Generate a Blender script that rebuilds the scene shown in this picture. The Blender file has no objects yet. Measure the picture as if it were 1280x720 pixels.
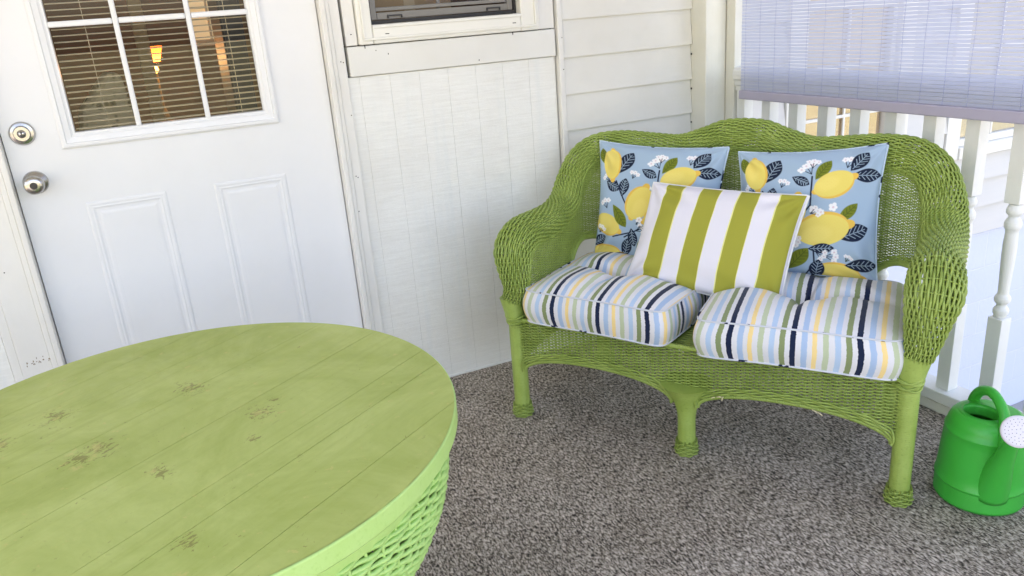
import bpy, math, random
import numpy as np
from mathutils import Matrix, Vector
R_ = math.radians
rng = np.random.default_rng(7)
random.seed(7)

# ------------------------------------------------------------ camera, world, sun, exposure
sc = bpy.context.scene
cam_d = bpy.data.cameras.new("camera"); cam = bpy.data.objects.new("camera", cam_d)
sc.collection.objects.link(cam); sc.camera = cam
YAW, PIT, ROL, FPX = 24.11346, 19.36002, -4.49718, 977.586
a, b, c = R_(YAW), R_(PIT), R_(ROL)
fwd = np.array([math.sin(a)*math.cos(b), math.cos(a)*math.cos(b), -math.sin(b)])
rt = np.array([math.cos(a), -math.sin(a), 0.0]); up = np.cross(rt, fwd)
rt2 = math.cos(c)*rt + math.sin(c)*up; up2 = -math.sin(c)*rt + math.cos(c)*up
CAM = np.array([0.0, -2.6, 1.3])
m = Matrix.Identity(4)
for i in range(3):
    m[i][0] = rt2[i]; m[i][1] = up2[i]; m[i][2] = -fwd[i]; m[i][3] = CAM[i]
cam.matrix_world = m
cam_d.sensor_width = 36.0; cam_d.lens = FPX/1280*36.0
cam_d.clip_start = 0.02; cam_d.clip_end = 2000

SUN_EL, SUN_AZ = 48.0, 335.0          # azimuth clockwise from +y (north): behind the house, the porch is in open shade
w = bpy.data.worlds.new("World"); sc.world = w; w.use_nodes = True
nt = w.node_tree; bg = nt.nodes["Background"]
sky = nt.nodes.new("ShaderNodeTexSky"); sky.sky_type = 'NISHITA'; sky.sun_disc = False
sky.sun_elevation = R_(SUN_EL); sky.sun_rotation = R_(SUN_AZ); sky.dust_density = 3.0; sky.air_density = 1.0
nt.links.new(sky.outputs[0], bg.inputs[0]); bg.inputs[1].default_value = 0.15
sd = bpy.data.lights.new("sun", 'SUN'); so = bpy.data.objects.new("sun", sd); sc.collection.objects.link(so)
sd.energy = 3.0; sd.angle = R_(1.5); sd.color = (1.0, 0.95, 0.87)
dvec = Vector((math.sin(R_(SUN_AZ))*math.cos(R_(SUN_EL)), math.cos(R_(SUN_AZ))*math.cos(R_(SUN_EL)), math.sin(R_(SUN_EL))))
so.rotation_euler = dvec.to_track_quat('Z', 'Y').to_euler(); so.location = (-4, 9, 12)
vs = sc.view_settings
vs.view_transform = 'Standard'; vs.look = 'None'; vs.exposure = 2.62
try:
    vs.use_white_balance = True; vs.white_balance_temperature = 8200; vs.white_balance_tint = 20
except Exception: pass; vs.gamma = 1.0; vs.use_curve_mapping = False
sc.cycles.max_bounces = 8; sc.cycles.diffuse_bounces = 5; sc.cycles.transparent_max_bounces = 24
try: sc.cycles.use_denoising = True
except Exception: pass

# ------------------------------------------------------------ helpers
COL = sc.collection
def srgb(r, g, b_):
    f = lambda v: (v/255/12.92) if v/255 <= 0.04045 else ((v/255+0.055)/1.055)**2.4
    return (f(r), f(g), f(b_), 1.0)

class MB:
    """collects vertices and faces (numpy) and links them as one mesh object"""
    def __init__(s): s.v = []; s.f = []; s.n = 0; s.uv = []; s.col = []
    def add(s, v, f):
        v = np.asarray(v, float).reshape(-1, 3)
        for q in f: pass
        s.v.append(v); s.f.append((np.asarray(f, int) + s.n)); s.n += len(v)
    def box(s, x0, x1, y0, y1, z0, z1):
        v = [(x, y, z) for x in (x0, x1) for y in (y0, y1) for z in (z0, z1)]
        s.add(v, [(0,1,3,2),(4,6,7,5),(0,4,5,1),(2,3,7,6),(0,2,6,4),(1,5,7,3)])
    def rbox(s, c, half, axes):
        """oriented box"""
        c = np.asarray(c, float); A = np.asarray(axes, float)
        v = [c + sx*half[0]*A[0] + sy*half[1]*A[1] + sz*half[2]*A[2] for sx in (-1,1) for sy in (-1,1) for sz in (-1,1)]
        s.add(v, [(0,1,3,2),(4,6,7,5),(0,4,5,1),(2,3,7,6),(0,2,6,4),(1,5,7,3)])
    def tube(s, P, r, N=None, seg=5, closed=False, cap=True):
        P = np.asarray(P, float); n = len(P)
        if n < 2: return
        if closed: T = np.roll(P, -1, 0) - np.roll(P, 1, 0)
        else: T = np.gradient(P, axis=0)
        T /= np.linalg.norm(T, axis=1)[:, None] + 1e-12
        if N is None:
            N = np.zeros_like(P); ref = np.array([0, 0, 1.0]) if abs(T[0][2]) < .9 else np.array([1.0, 0, 0])
            p = ref
            for i in range(n):
                p = p - T[i]*(p @ T[i]); p /= np.linalg.norm(p)+1e-12; N[i] = p
        else:
            N = N - T*(N*T).sum(1)[:, None]; N /= np.linalg.norm(N, axis=1)[:, None] + 1e-12
        B = np.cross(T, N)
        r = np.broadcast_to(np.asarray(r, float), (n,))
        ph = np.arange(seg)*2*np.pi/seg
        V = P[:, None] + r[:, None, None]*(np.cos(ph)[None, :, None]*N[:, None] + np.sin(ph)[None, :, None]*B[:, None])
        idx = np.arange(n*seg).reshape(n, seg)
        a_ = idx if closed else idx[:-1]; b_ = np.roll(idx, -1, 0) if closed else idx[1:]
        F = np.stack([a_, b_, np.roll(b_, -1, 1), np.roll(a_, -1, 1)], -1).reshape(-1, 4)
        s.add(V.reshape(-1, 3), F)
        if cap and not closed:
            base = s.n - n*seg
            for row in (0, n-1):
                k = idx[row]; c0 = s.n
                s.v.append(P[row][None]); s.n += 1
                for j in range(0, seg):
                    j2 = (j+1) % seg
                    s.f.append(np.array([[base+k[j], base+k[j2], c0, c0]]))
    def lathe(s, prof, seg=32, center=(0,0,0), squash=(1,1)):
        prof = np.asarray(prof, float); n = len(prof); ph = np.arange(seg)*2*np.pi/seg
        V = np.stack([center[0]+squash[0]*prof[:,0:1]*np.cos(ph), center[1]+squash[1]*prof[:,0:1]*np.sin(ph), center[2]+np.repeat(prof[:,1:2], seg, 1)], -1)
        idx = np.arange(n*seg).reshape(n, seg)
        F = np.stack([idx[:-1], np.roll(idx[:-1], -1, 1), np.roll(idx[1:], -1, 1), idx[1:]], -1).reshape(-1, 4)
        s.add(V.reshape(-1,3), F)
    def grid(s, P):
        """P: (n,m,3)"""
        n, k = P.shape[:2]; idx = np.arange(n*k).reshape(n, k)
        F = np.stack([idx[:-1,:-1], idx[1:,:-1], idx[1:,1:], idx[:-1,1:]], -1).reshape(-1, 4)
        s.add(P.reshape(-1,3), F)
    def build(s, name, mat, parent=None, smooth=False, uv=None, color=None, bevel=0, T=None):
        V = np.concatenate(s.v); Fq = np.concatenate([np.asarray(f).reshape(-1, 4) for f in s.f])
        if T is not None:
            T = np.array(T); V = V @ T[:3,:3].T + T[:3,3]
        tri = Fq[:,2] == Fq[:,3]
        me = bpy.data.meshes.new(name)
        cnt = np.where(tri, 3, 4); start = np.concatenate([[0], np.cumsum(cnt)[:-1]])
        loops = Fq.reshape(-1); keep = np.ones(len(loops), bool); keep[3::4] = ~tri
        loops = loops[keep]
        me.vertices.add(len(V)); me.vertices.foreach_set('co', V.astype(np.float32).ravel())
        me.loops.add(len(loops)); me.loops.foreach_set('vertex_index', loops.astype(np.int32))
        me.polygons.add(len(Fq)); me.polygons.foreach_set('loop_start', start.astype(np.int32))
        me.update(calc_edges=True); me.validate()
        me.polygons.foreach_set('use_smooth', np.full(len(me.polygons), bool(smooth)))
        if uv is not None:
            l = me.uv_layers.new(name='UVMap'); vi = np.empty(len(me.loops), np.int32); me.loops.foreach_get('vertex_index', vi)
            l.data.foreach_set('uv', uv[vi].astype(np.float32).ravel())
        if color is not None:
            at = me.color_attributes.new(name='print', type='FLOAT_COLOR', domain='POINT')
            at.data.foreach_set('color', color.astype(np.float32).ravel())
        o = bpy.data.objects.new(name, me); COL.objects.link(o)
        if mat: me.materials.append(mat)
        if parent: o.parent = parent
        if bevel:
            bv = o.modifiers.new('bevel', 'BEVEL'); bv.width = bevel; bv.segments = 2; bv.limit_method = 'ANGLE'
        return o

def thing(name, label, cat, loc=(0,0,0), rz=0, group=None):
    o = bpy.data.objects.new(name, None); COL.objects.link(o); o.empty_display_size = .1
    o.location = loc; o.rotation_euler = (0,0,rz); o['label'] = label; o['category'] = cat
    if group: o['group'] = group
    return o
def tag(o, label=None, cat=None, group=None, kind=None):
    for k, v in (('label',label),('category',cat),('group',group),('kind',kind)):
        if v: o[k] = v
    return o

# ------------------------------------------------------------ materials
class NT:
    def __init__(s, name):
        s.m = bpy.data.materials.new(name); s.m.use_nodes = True; s.t = s.m.node_tree
        s.b = s.t.nodes['Principled BSDF']; s.out = s.t.nodes['Material Output']
    def n(s, typ, **kw):
        x = s.t.nodes.new('ShaderNode'+typ)
        for k, v in kw.items():
            if k in x.inputs.keys(): x.inputs[k].default_value = v
            else: setattr(x, k, v)
        return x
    def l(s, a_, b_): s.t.links.new(a_, b_)
    def coord(s, scale=(1,1,1), rot=(0,0,0), kind='Object'):
        tc = s.n('TexCoord'); mp = s.n('Mapping'); mp.inputs['Scale'].default_value = scale; mp.inputs['Rotation'].default_value = rot
        s.l(tc.outputs[kind], mp.inputs[0]); return mp.outputs[0]
    def noise(s, vec, scale, detail=3, rough=.55, dist=0):
        x = s.n('TexNoise'); x.inputs['Scale'].default_value = scale; x.inputs['Detail'].default_value = detail
        x.inputs['Roughness'].default_value = rough; x.inputs['Distortion'].default_value = dist
        if vec is not None: s.l(vec, x.inputs['Vector'])
        return x.outputs[0]
    def ramp(s, fac, stops, interp='LINEAR'):
        x = s.n('ValToRGB'); cr = x.color_ramp; cr.interpolation = interp
        while len(cr.elements) < len(stops): cr.elements.new(0.5)
        for e, (p, c_) in zip(cr.elements, stops): e.position = p; e.color = c_ if len(c_) == 4 else (*c_, 1)
        s.l(fac, x.inputs[0]); return x.outputs[0]
    def mix(s, fac, A, B, blend='MIX'):
        x = s.n('MixRGB'); x.blend_type = blend
        for inp, v in ((0, fac), (1, A), (2, B)):
            if isinstance(v, (int, float)): x.inputs[inp].default_value = v
            elif isinstance(v, tuple): x.inputs[inp].default_value = v if len(v) == 4 else (*v, 1)
            else: s.l(v, x.inputs[inp])
        return x.outputs[0]
    def math(s, op, A, B=None):
        x = s.n('Math'); x.operation = op
        for inp, v in ((0, A), (1, B)):
            if v is None: continue
            if isinstance(v, (int, float)): x.inputs[inp].default_value = v
            else: s.l(v, x.inputs[inp])
        return x.outputs[0]
    def bump(s, h, strength=.3, dist=.002):
        x = s.n('Bump'); x.inputs['Strength'].default_value = strength; x.inputs['Distance'].default_value = dist
        s.l(h, x.inputs['Height']); s.l(x.outputs[0], s.b.inputs['Normal'])
    def base(s, c_):
        if isinstance(c_, tuple): s.b.inputs['Base Color'].default_value = c_
        else: s.l(c_, s.b.inputs['Base Color'])
    def fin(s, rough=.5, spec=.5, metal=0):
        s.b.inputs['Roughness'].default_value = rough; s.b.inputs['Specular IOR Level'].default_value = spec
        s.b.inputs['Metallic'].default_value = metal; return s.m

def paint(name, c_, rough=.45, grime=.25, bumps=.15, dirt=(.50,.475,.43,1), grain=None, chips=True):
    t = NT(name); v = t.coord()
    n1 = t.noise(v, 2.3, 5, .6); n2 = t.noise(v, 14, 4, .6)
    col = t.mix(t.math('MULTIPLY', t.ramp(n1, [(.45,(0,0,0)),(.75,(1,1,1))]), grime), c_, tuple(c_[i]*dirt[i]*1.6 if i < 3 else 1 for i in range(4)))
    col = t.mix(t.math('MULTIPLY', t.ramp(n2, [(.5,(0,0,0)),(.8,(1,1,1))]), grime*.5), col, tuple(c_[i]*.82 if i < 3 else 1 for i in range(4)))
    # small chips
    vo = t.n('TexVoronoi'); vo.inputs['Scale'].default_value = 9; t.l(v, vo.inputs['Vector'])
    chip = t.math('LESS_THAN', vo.outputs['Distance'], .035)
    chip2 = t.math('MULTIPLY', chip, t.math('GREATER_THAN', t.noise(v, 3.1, 2), .56))
    if chips: col = t.mix(chip2, col, (.12,.10,.08,1))
    t.base(col)
    gv = v if grain is None else t.coord(scale=grain)
    t.bump(t.math('ADD', t.noise(gv, 30 if grain is None else 1, 5, .65), t.math('MULTIPLY', n2, .6)), bumps, .004)
    return t.fin(rough, .4)

WHT = srgb(232, 232, 228)
M_door = paint('door_paint', srgb(228,230,233), .38, .16, .06, chips=False)
M_trim = paint('trim_paint', srgb(229,228,224), .5, .35, .25, grain=(60,60,6))
M_trimh = paint('trim_paint_horizontal', srgb(228,228,224), .5, .3, .25, grain=(6,60,60))
M_side = paint('lap_siding_paint', srgb(226,225,219), .5, .3, .2, grain=(5,60,60))
M_post = paint('post_paint', srgb(222,222,213), .5, .5, .3, grain=(60,60,5))
M_rail = paint('railing_paint', srgb(228,230,228), .45, .35, .25, grain=(50,50,8))
M_vinyl = paint('vinyl_frame', srgb(232,231,224), .35, .12, .03)

def panel_mat():
    t = NT('rough_sawn_panel'); v = t.coord(scale=(9, 9, 120)); v0 = t.coord()
    n = t.noise(v, 1, 6, .7); big = t.noise(v0, 1.6, 4, .6)
    vv = t.coord(scale=(14, 14, .8)); runs = t.noise(vv, 1, 4, .6)
    col = t.mix(t.ramp(n, [(.35,(0,0,0)),(.7,(1,1,1))]), srgb(230,230,226), srgb(240,241,238))
    col = t.mix(t.math('MULTIPLY', t.ramp(big, [(.42,(0,0,0)),(.7,(1,1,1))]), .45), col, srgb(206,200,188))
    col = t.mix(t.math('MULTIPLY', t.ramp(runs, [(.55,(0,0,0)),(.75,(1,1,1))]), .22), col, srgb(198,212,218))
    t.base(col); t.bump(t.math('ADD', n, t.math('MULTIPLY', t.noise(v0, 60, 4), .4)), .38, .004)
    return t.fin(.6, .3)
M_panel = panel_mat()

def carpet_mat():
    t = NT('porch_carpet'); v = t.coord(scale=(1, .36, 1))
    n1 = t.noise(v, 200, 3, .62, .6); n2 = t.noise(v, 420, 2, .6)
    big = t.noise(t.coord(), 2.2, 4, .6); mid = t.noise(t.coord(), 9, 3, .6)
    f = t.math('ADD', t.math('MULTIPLY', n1, .72), t.math('MULTIPLY', n2, .28))
    f = t.math('ADD', f, t.math('MULTIPLY', t.math('SUBTRACT', mid, .5), .10))
    col = t.ramp(f, [(.38,(.035,.030,.026)), (.45,(.17,.140,.112)), (.51,(.42,.36,.30)), (.575,(.68,.60,.52)), (.67,(.92,.85,.77))])
    col = t.mix(t.math('MULTIPLY', t.ramp(big, [(.45,(0,0,0)),(.7,(1,1,1))]), .45), col, (.62,.58,.52,1), 'MULTIPLY')
    vo = t.n('TexVoronoi'); vo.inputs['Scale'].default_value = 5.5; t.l(t.coord(), vo.inputs['Vector'])
    col = t.mix(t.math('LESS_THAN', vo.outputs['Distance'], .018), col, (.7,.68,.64,1))
    t.base(col); t.bump(f, .9, .012)
    return t.fin(.95, .1)
M_carpet = carpet_mat()

def wicker_mat(name, c1, c2, c3, rough=.42):
    t = NT(name); v = t.coord()
    n = t.noise(v, 16, 4, .6); n2 = t.noise(v, 160, 3, .6); n3 = t.noise(v, 4, 2, .5)
    col = t.mix(t.ramp(n, [(.35,(0,0,0)),(.7,(1,1,1))]), c1, c2)
    col = t.mix(t.math('MULTIPLY', t.ramp(n2, [(.55,(0,0,0)),(.72,(1,1,1))]), .5), col, c3)
    col = t.mix(t.math('MULTIPLY', t.math('GREATER_THAN', t.math('ADD', t.math('MULTIPLY', n2, .5), t.math('MULTIPLY', n, .5)), .70), 1.0), col, (.62,.60,.42,1))
    t.base(col); t.bump(t.math('ADD', t.math('MULTIPLY', n2, .6), n3), .15, .002)
    return t.fin(rough, .45)
M_wick = wicker_mat('green_painted_wicker', srgb(134,157,72), srgb(156,178,92), srgb(96,118,48))
M_wrap = wicker_mat('green_wrapped_cane', srgb(146,170,80), srgb(163,186,98), srgb(116,140,60))
M_tw = wicker_mat('pale_green_table_wicker', srgb(158,200,114), srgb(170,210,128), srgb(138,182,98), .5)

def tabletop_mat():
    t = NT('worn_green_planks'); ang = R_(-40)
    v = t.coord(rot=(0,0,PLANK)); 
    sx = t.n('SeparateXYZ'); t.l(v, sx.inputs[0])
    st = t.coord(scale=(1, 1, 1), rot=(0,0,PLANK))
    mp = t.n('Mapping'); mp.inputs['Scale'].default_value = (2.2, 60, 1); t.l(v, mp.inputs[0])
    streak = t.noise(mp.outputs[0], 1, 5, .65)
    big = t.noise(v, 4.5, 6, .68, .8); fine = t.noise(v, 26, 4, .6)
    col = t.mix(t.ramp(big, [(.35,(0,0,0)),(.65,(1,1,1))]), srgb(160,176,92), srgb(184,198,118))
    col = t.mix(t.math('MULTIPLY', t.ramp(streak, [(.52,(0,0,0)),(.74,(1,1,1))]), .38), col, srgb(150,164,80))
    mp2 = t.n('Mapping'); mp2.inputs['Scale'].default_value = (3.5, 22, 1); mp2.inputs['Location'].default_value = (3, 5, 0); t.l(v, mp2.inputs[0])
    pale = t.noise(mp2.outputs[0], 1.2, 4, .6)
    col = t.mix(t.math('MULTIPLY', t.ramp(pale, [(.58,(0,0,0)),(.75,(1,1,1))]), .3), col, srgb(190,198,120))
    # scuffed spots where the paint has worn to brown
    wn = t.noise(v, 34, 5, .75, 1.2); wm = t.noise(v, 5.2, 3, .55)
    wear = t.math('MULTIPLY', t.ramp(wn, [(.60,(0,0,0)),(.66,(1,1,1))]), t.ramp(wm, [(.60,(0,0,0)),(.68,(1,1,1))]))
    col = t.mix(t.math('MULTIPLY', wear, .8), col, srgb(112,104,52))
    raw = t.coord(); near = None
    for (px_, py_, rr_) in SCUFFS:
        vm = t.n('VectorMath'); vm.operation = 'DISTANCE'; t.l(raw, vm.inputs[0]); vm.inputs[1].default_value = (px_, py_, TH_)
        q = t.math('MAXIMUM', t.math('SUBTRACT', 1.0, t.math('DIVIDE', vm.outputs['Value'], rr_)), 0.0)
        near = q if near is None else t.math('MAXIMUM', near, q)
    wv = t.n('Mapping'); wv.inputs['Scale'].default_value = (48, 95, 1); t.l(v, wv.inputs[0]); wn2 = t.noise(wv.outputs[0], 1, 4, .7, 1.6)
    hit = t.ramp(t.math('ADD', wn2, t.math('MULTIPLY', near, .23)), [(.67,(0,0,0)),(.71,(1,1,1))])
    col = t.mix(t.math('MULTIPLY', hit, .62), col, srgb(112,96,52))
    hit2 = t.ramp(t.math('ADD', t.noise(v, 40, 4, .7), t.math('MULTIPLY', near, .12)), [(.64,(0,0,0)),(.70,(1,1,1))]); col = t.mix(t.math('MULTIPLY', hit2, .5), col, srgb(200,190,120))
    vo = t.n('TexVoronoi'); vo.inputs['Scale'].default_value = 7; t.l(v, vo.inputs['Vector'])
    col = t.mix(t.math('LESS_THAN', vo.outputs['Distance'], .028), col, srgb(222,226,200))
    t.base(col)
    t.bump(t.math('ADD', streak, t.math('MULTIPLY', fine, .5)), .25, .003)
    r = t.ramp(fine, [(.3,(.42,.42,.42)),(.7,(.6,.6,.6))]); t.l(r, t.b.inputs['Roughness'])
    t.b.inputs['Specular IOR Level'].default_value = .4
    return t.m
PLANK = R_(0)

M_metal = NT('brushed_nickel'); M_metal.base((.50,.49,.475,1)); M_metal = M_metal.fin(.24, .5, 1)
M_metald = NT('dark_keyhole'); M_metald.base((.03,.03,.03,1)); M_metald = M_metald.fin(.4)
M_black = NT('black_gasket'); M_black.base((.015,.015,.017,1)); M_black = M_black.fin(.5)
M_dark = NT('dark_gap'); M_dark.base((.03,.028,.025,1)); M_dark = M_dark.fin(.8)
M_grey = paint('grey_sash', srgb(128,126,122), .45, .3, .05)
def glass_mat(name, refl=.10, tint=(1,1,1,1)):
    t = NT(name); g = t.n('BsdfGlossy'); g.inputs['Roughness'].default_value = .01
    tr = t.n('BsdfTransparent'); tr.inputs[0].default_value = tint
    fr = t.n('Fresnel'); fr.inputs['IOR'].default_value = 1.5
    mx = t.n('MixShader'); t.l(t.math('ADD', t.math('MULTIPLY', fr.outputs[0], .45), refl*.05), mx.inputs[0]); t.l(tr.outputs[0], mx.inputs[1]); t.l(g.outputs[0], mx.inputs[2])
    t.l(mx.outputs[0], t.out.inputs[0]); return t.m
M_glass = glass_mat('window_glass')
M_slat = NT('mini_blind_slat'); M_slat.base(srgb(206,192,160)); M_slat = M_slat.fin(.4)

# ------------------------------------------------------------ setting
# porch floor (carpet) and the ground outside
mb = MB(); mb.box(-3.2, 2.19, -3.4, .02, -.12, 0)
fl = mb.build('porch_floor', M_carpet); tag(fl, kind='structure')
def ground_mat():
    t = NT('lawn_and_soil'); v = t.coord(); n = t.noise(v, 6, 5, .65); b_ = t.noise(v, .5, 3)
    col = t.ramp(n, [(.3,(.10,.10,.05)),(.55,(.20,.22,.10)),(.75,(.34,.33,.24))]); col = t.mix(t.math('MULTIPLY', b_, .5), col, (.42,.40,.36,1))
    t.base(col); t.bump(n, .6, .02); return t.fin(.95, .1)
mb = MB(); g = 300
mb.box(-g, g, -g, g, -1.4, -1.2)
tag(mb.build('ground', ground_mat()), kind='structure')
def concrete_mat():
    t = NT('pale_bounce_concrete'); v = t.coord(); n = t.noise(v, 30, 5, .6); b_ = t.noise(v, 1.2, 4)
    t.base(t.mix(b_, (.30,.30,.30,1), (.40,.40,.41,1))); t.bump(n, .3, .003); return t.fin(.85, .2)
mb = MB(); mb.box(2.3, 9, -12, -.0, -1.196, -1.18); mb.box(-9, 2.2995, -12, -3.5, -1.196, -1.18); tag(mb.build('path', concrete_mat()), kind='structure')  # pale slabs added to bounce daylight up into the porch

# ------------------------------------------------------------ the house
house = thing('white_house', 'white painted house wall with porch door, small window, rough panel and lap siding', 'house')
def bevbox(name, mat, boxes, bevel=.003, parent=house):
    if name in ('muntin', 'sash_lift', 'weep_slot') and len(boxes) > 1 and name != 'sash_lift':
        return [bevbox(name, mat, [q], bevel, parent) for q in boxes][0]
    mb = MB()
    for b_ in boxes: mb.box(*b_)
    return mb.build(name, mat, parent, bevel=bevel)

# grooved rough panel under the window
def grooved(name, x0, x1, z0, z1, gx):
    mb = MB(); g_ = .0007; xs = [x0] + [x for x in gx if x0 < x < x1] + [x1]
    for i in range(len(xs)-1):
        a0 = xs[i] + (g_ if i else 0); a1 = xs[i+1] - (g_ if i < len(xs)-2 else 0)
        mb.box(a0, a1, 0, .0016, z0, z1)
    mb.box(x0, x1, .0018, .03, z0, z1)
    return mb.build(name, M_panel, house, bevel=.0004)
grooved('wall_panel', .640, 1.404, .0, 1.1385, [.78+.1033*i for i in range(-1, 7)])
bl = grooved('wall_panel', -2.6, -.497, .0, 2.45, [-.58-.1033*i for i in range(0, 20)])
# dark gap at the panel's right edge + trim strip
bevbox('trim_strip', M_trim, [(1.4105, 1.4300, -.024, .03, 0, 2.45)])
bevbox('wall_gap_backing', M_dark, [(1.30, 1.44, .032, .04, 0, 2.45)], 0)
# horizontal board under the window and boards beside it
bevbox('trim_board', M_trimh, [(.6475, 1.4035, -.014, .03, 1.1405, 1.2335)])
bevbox('trim_board', M_trim, [(1.3385, 1.4035, -.011, .03, 1.2365, 2.45)])
bevbox('trim_board', M_trimh, [(.6475, 1.3365, -.011, .03, 2.1, 2.45)])
# lap siding between the strip and the corner
def lap(name, x0, x1, z0, z1, e, y=0, mat=None, parent=house, thick=.014):
    mb = MB(); z = z0
    while z < z1 - .01:
        zt = min(z+e, z1); h = zt - z
        v = [(x0, y-thick, z), (x1, y-thick, z), (x1, y+.03, z), (x0, y+.03, z), (x0, y-.001, zt), (x1, y-.001, zt), (x1, y+.03, zt), (x0, y+.03, zt)]
        mb.add(v, [(0,3,2,1),(4,5,6,7),(0,1,5,4),(1,2,6,5),(2,3,7,6),(3,0,4,7)])
        z += e + .0001
    return mb.build(name, mat or M_side, parent)
lap('lap_siding', 1.4315, 2.0085, .078, 2.45, .1315)
bevbox('baseboard', M_trimh, [(1.4315, 2.0085, -.018, .03, .0, .076)])
bevbox('shoe_moulding', M_trimh, [(.64, 1.409, -.008, -.0005, .0, .010)], .002)
# casing between door and panel
bevbox('door_casing', M_trim, [(.5755, .592, -.030, .05, 0, 2.06), (.5925, .606, -.022, .05, 0, 2.06), (.6065, .6385, -.013, .05, 0, 2.45)])
bevbox('window_casing', M_trim, [(.6475, .6855, -.011, .03, 1.2365, 2.10)])
bevbox('door_casing', M_trim, [(-.372, -.357, -.030, .05, 0, 2.06), (-.388, -.3725, -.022, .05, 0, 2.06), (-.470, -.3885, -.013, .05, 0, 2.45), (-.4955, -.4705, -.006, .05, 0, 2.45)])
bevbox('door_casing', M_trim, [(-.388, .606, -.022, .05, 2.0605, 2.14), (-.3885, .606, -.013, .05, 2.1405, 2.45)])
bevbox('door_sill', M_grey, [(-.36, .575, -.03, .10, 0, .022)])
# splintered scar at the left casing
mb = MB()
for k in range(26):
    x = -.455 + rng.random()*.075; z = .415 + rng.normal()*.008
    mb.box(x, x+.0015+rng.random()*.002, -.0135, -.0128, z, z+.0015+rng.random()*.005)
mchip = NT('bare_wood_chip'); mchip.base(srgb(140,122,104)); mb.build('paint_chip', mchip.fin(.8), house)
# nail heads and short cracks on the trim
mb = MB()
for (x, z, w_, h_) in [(.665,1.27,.003,.003),(.62,1.19,.003,.003),(.628,1.187,.003,.003),(.705,1.225,.002,.012),(1.235,1.2255,.0025,.012),(.74,1.215,.002,.003),(.78,1.20,.002,.005),(1.10,1.151,.002,.005),(1.43-.006,1.20,.002,.003),(1.424,1.09,.003,.003),(.63,1.02,.003,.003),(.617,.82,.003,.003),(.623,.815,.003,.003),(.61,.70,.003,.003),(.62,1.4,.003,.003),(-.43,.93,.003,.003),(-.44,.70,.003,.003)]:
    yy = -.0155 if .6475 < x < 1.4 and z < 1.234 else (-.0255 if x > 1.41 else -.0145)
    mb = MB(); mb.box(x, x+w_, yy, yy+.004, z, z+h_); mb.build('nail_head', M_dark, house)
# nail marks at the right end of the lap siding
mb = MB()
for i in range(8):
    z = .17+.1315*i
    mb = MB(); mb.box(2.0045, 2.0075, -.0150, -.010, z, z+.003+.005*rng.random()); mb.build('nail_head', M_dark, house)

# window above the panel
win = bevbox('window', M_vinyl, [(.6875, .7345, -.028, .04, 1.2365, 2.07), (1.2655, 1.3365, -.028, .04, 1.2365, 2.07), (.735, 1.265, -.028, .04, 1.2365, 1.2955), (.735, 1.265, -.028, .04, 2.02, 2.07)], .005)
bevbox('outer_lip', M_vinyl, [(.7005, 1.3235, -.036, -.0285, 1.2480, 1.2560), (.7005, .7075, -.036, -.0285, 1.2565, 2.0), (1.3165, 1.3235, -.036, -.0285, 1.2565, 2.0), (.735, 1.265, -.033, -.0285, 1.284, 1.294)], .002, win)
bevbox('gasket', M_black, [(.7355, .7445, .004, .039, 1.2965, 2.019), (1.2555, 1.2645, .004, .039, 1.2965, 2.019), (.745, 1.255, .004, .039, 1.2965, 1.3075)], .0, win)
bevbox('sash', M_grey, [(.745, .765, .012, .035, 1.309, 2.0), (1.235, 1.255, .012, .035, 1.309, 2.0), (.7655, 1.2345, .012, .035, 1.309, 1.331), (.7655, 1.2345, .018, .034, 1.335, 1.347), (.985, .997, .036, .044, 1.33, 2.0)], .002, win)
for x in (.80, 1.155): bevbox('sash_lift', M_black, [(x, x+.05, .004, .0115, 1.3177, 1.3215), (x, x+.003, .004, .0115, 1.3115, 1.3176), (x+.047, x+.05, .004, .0115, 1.3115, 1.3176)], 0, win)
bevbox('weep_slot', M_black, [(.775, .788, -.0292, -.0282, 1.2640, 1.2665), (1.232, 1.245, -.0292, -.0282, 1.2640, 1.2665)], 0, win)
mb = MB(); mb.box(.766, 1.234, .026, .029, 1.348, 2.0); mb.build('pane', M_glass, win)

# the door
mb = MB()
GX0, GX1, GZ0, GZ1 = -.172, .366, 1.066, 1.90       # glass opening
DX0, DX1 = -.354, .5725
DY = .012
mb.box(DX0, GX0, DY, DY+.044, .024, 2.055); mb.box(GX1, DX1, DY, DY+.044, .024, 2.055)
mb.box(GX0, GX1, DY, DY+.044, .024, GZ0); mb.box(GX0, GX1, DY, DY+.044, GZ1, 2.055)
door = mb.build('door', M_door, house)
door['label'] = 'white panelled entry door with glazed upper half and small blinds'
def frame_ring(mb, x0, x1, z0, z1, prof):
    """prof: list of (inset, y) ; sweeps a mitred moulding round a rectangle"""
    rings = [[(x0+i, y, z0+i), (x1-i, y, z0+i), (x1-i, y, z1-i), (x0+i, y, z1-i)] for i, y in prof]
    V = np.array(rings).reshape(-1,3); n = len(prof); F = []
    for k in range(n-1):
        for j in range(4):
            F.append((k*4+j, k*4+(j+1)%4, (k+1)*4+(j+1)%4, (k+1)*4+j))
    mb.add(V, F)
mb = MB()
frame_ring(mb, GX0-.042, GX1+.038, GZ0-.042, GZ1+.04, [(0, DY+.002), (.001, DY-.009), (.006, DY-.012), (.014, DY-.012), (.016, DY-.007), (.030, DY-.005), (.033, DY-.002), (.040, DY+.002), (.043, DY+.014)])
mb.build('glass_frame', M_door, door)
bevbox('muntin', M_door, [(.188, .203, DY-.004, DY+.012, GZ0-.002, GZ1), (-.008, .007, DY-.004, DY+.012, GZ0-.002, GZ1)], .004, door)
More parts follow.
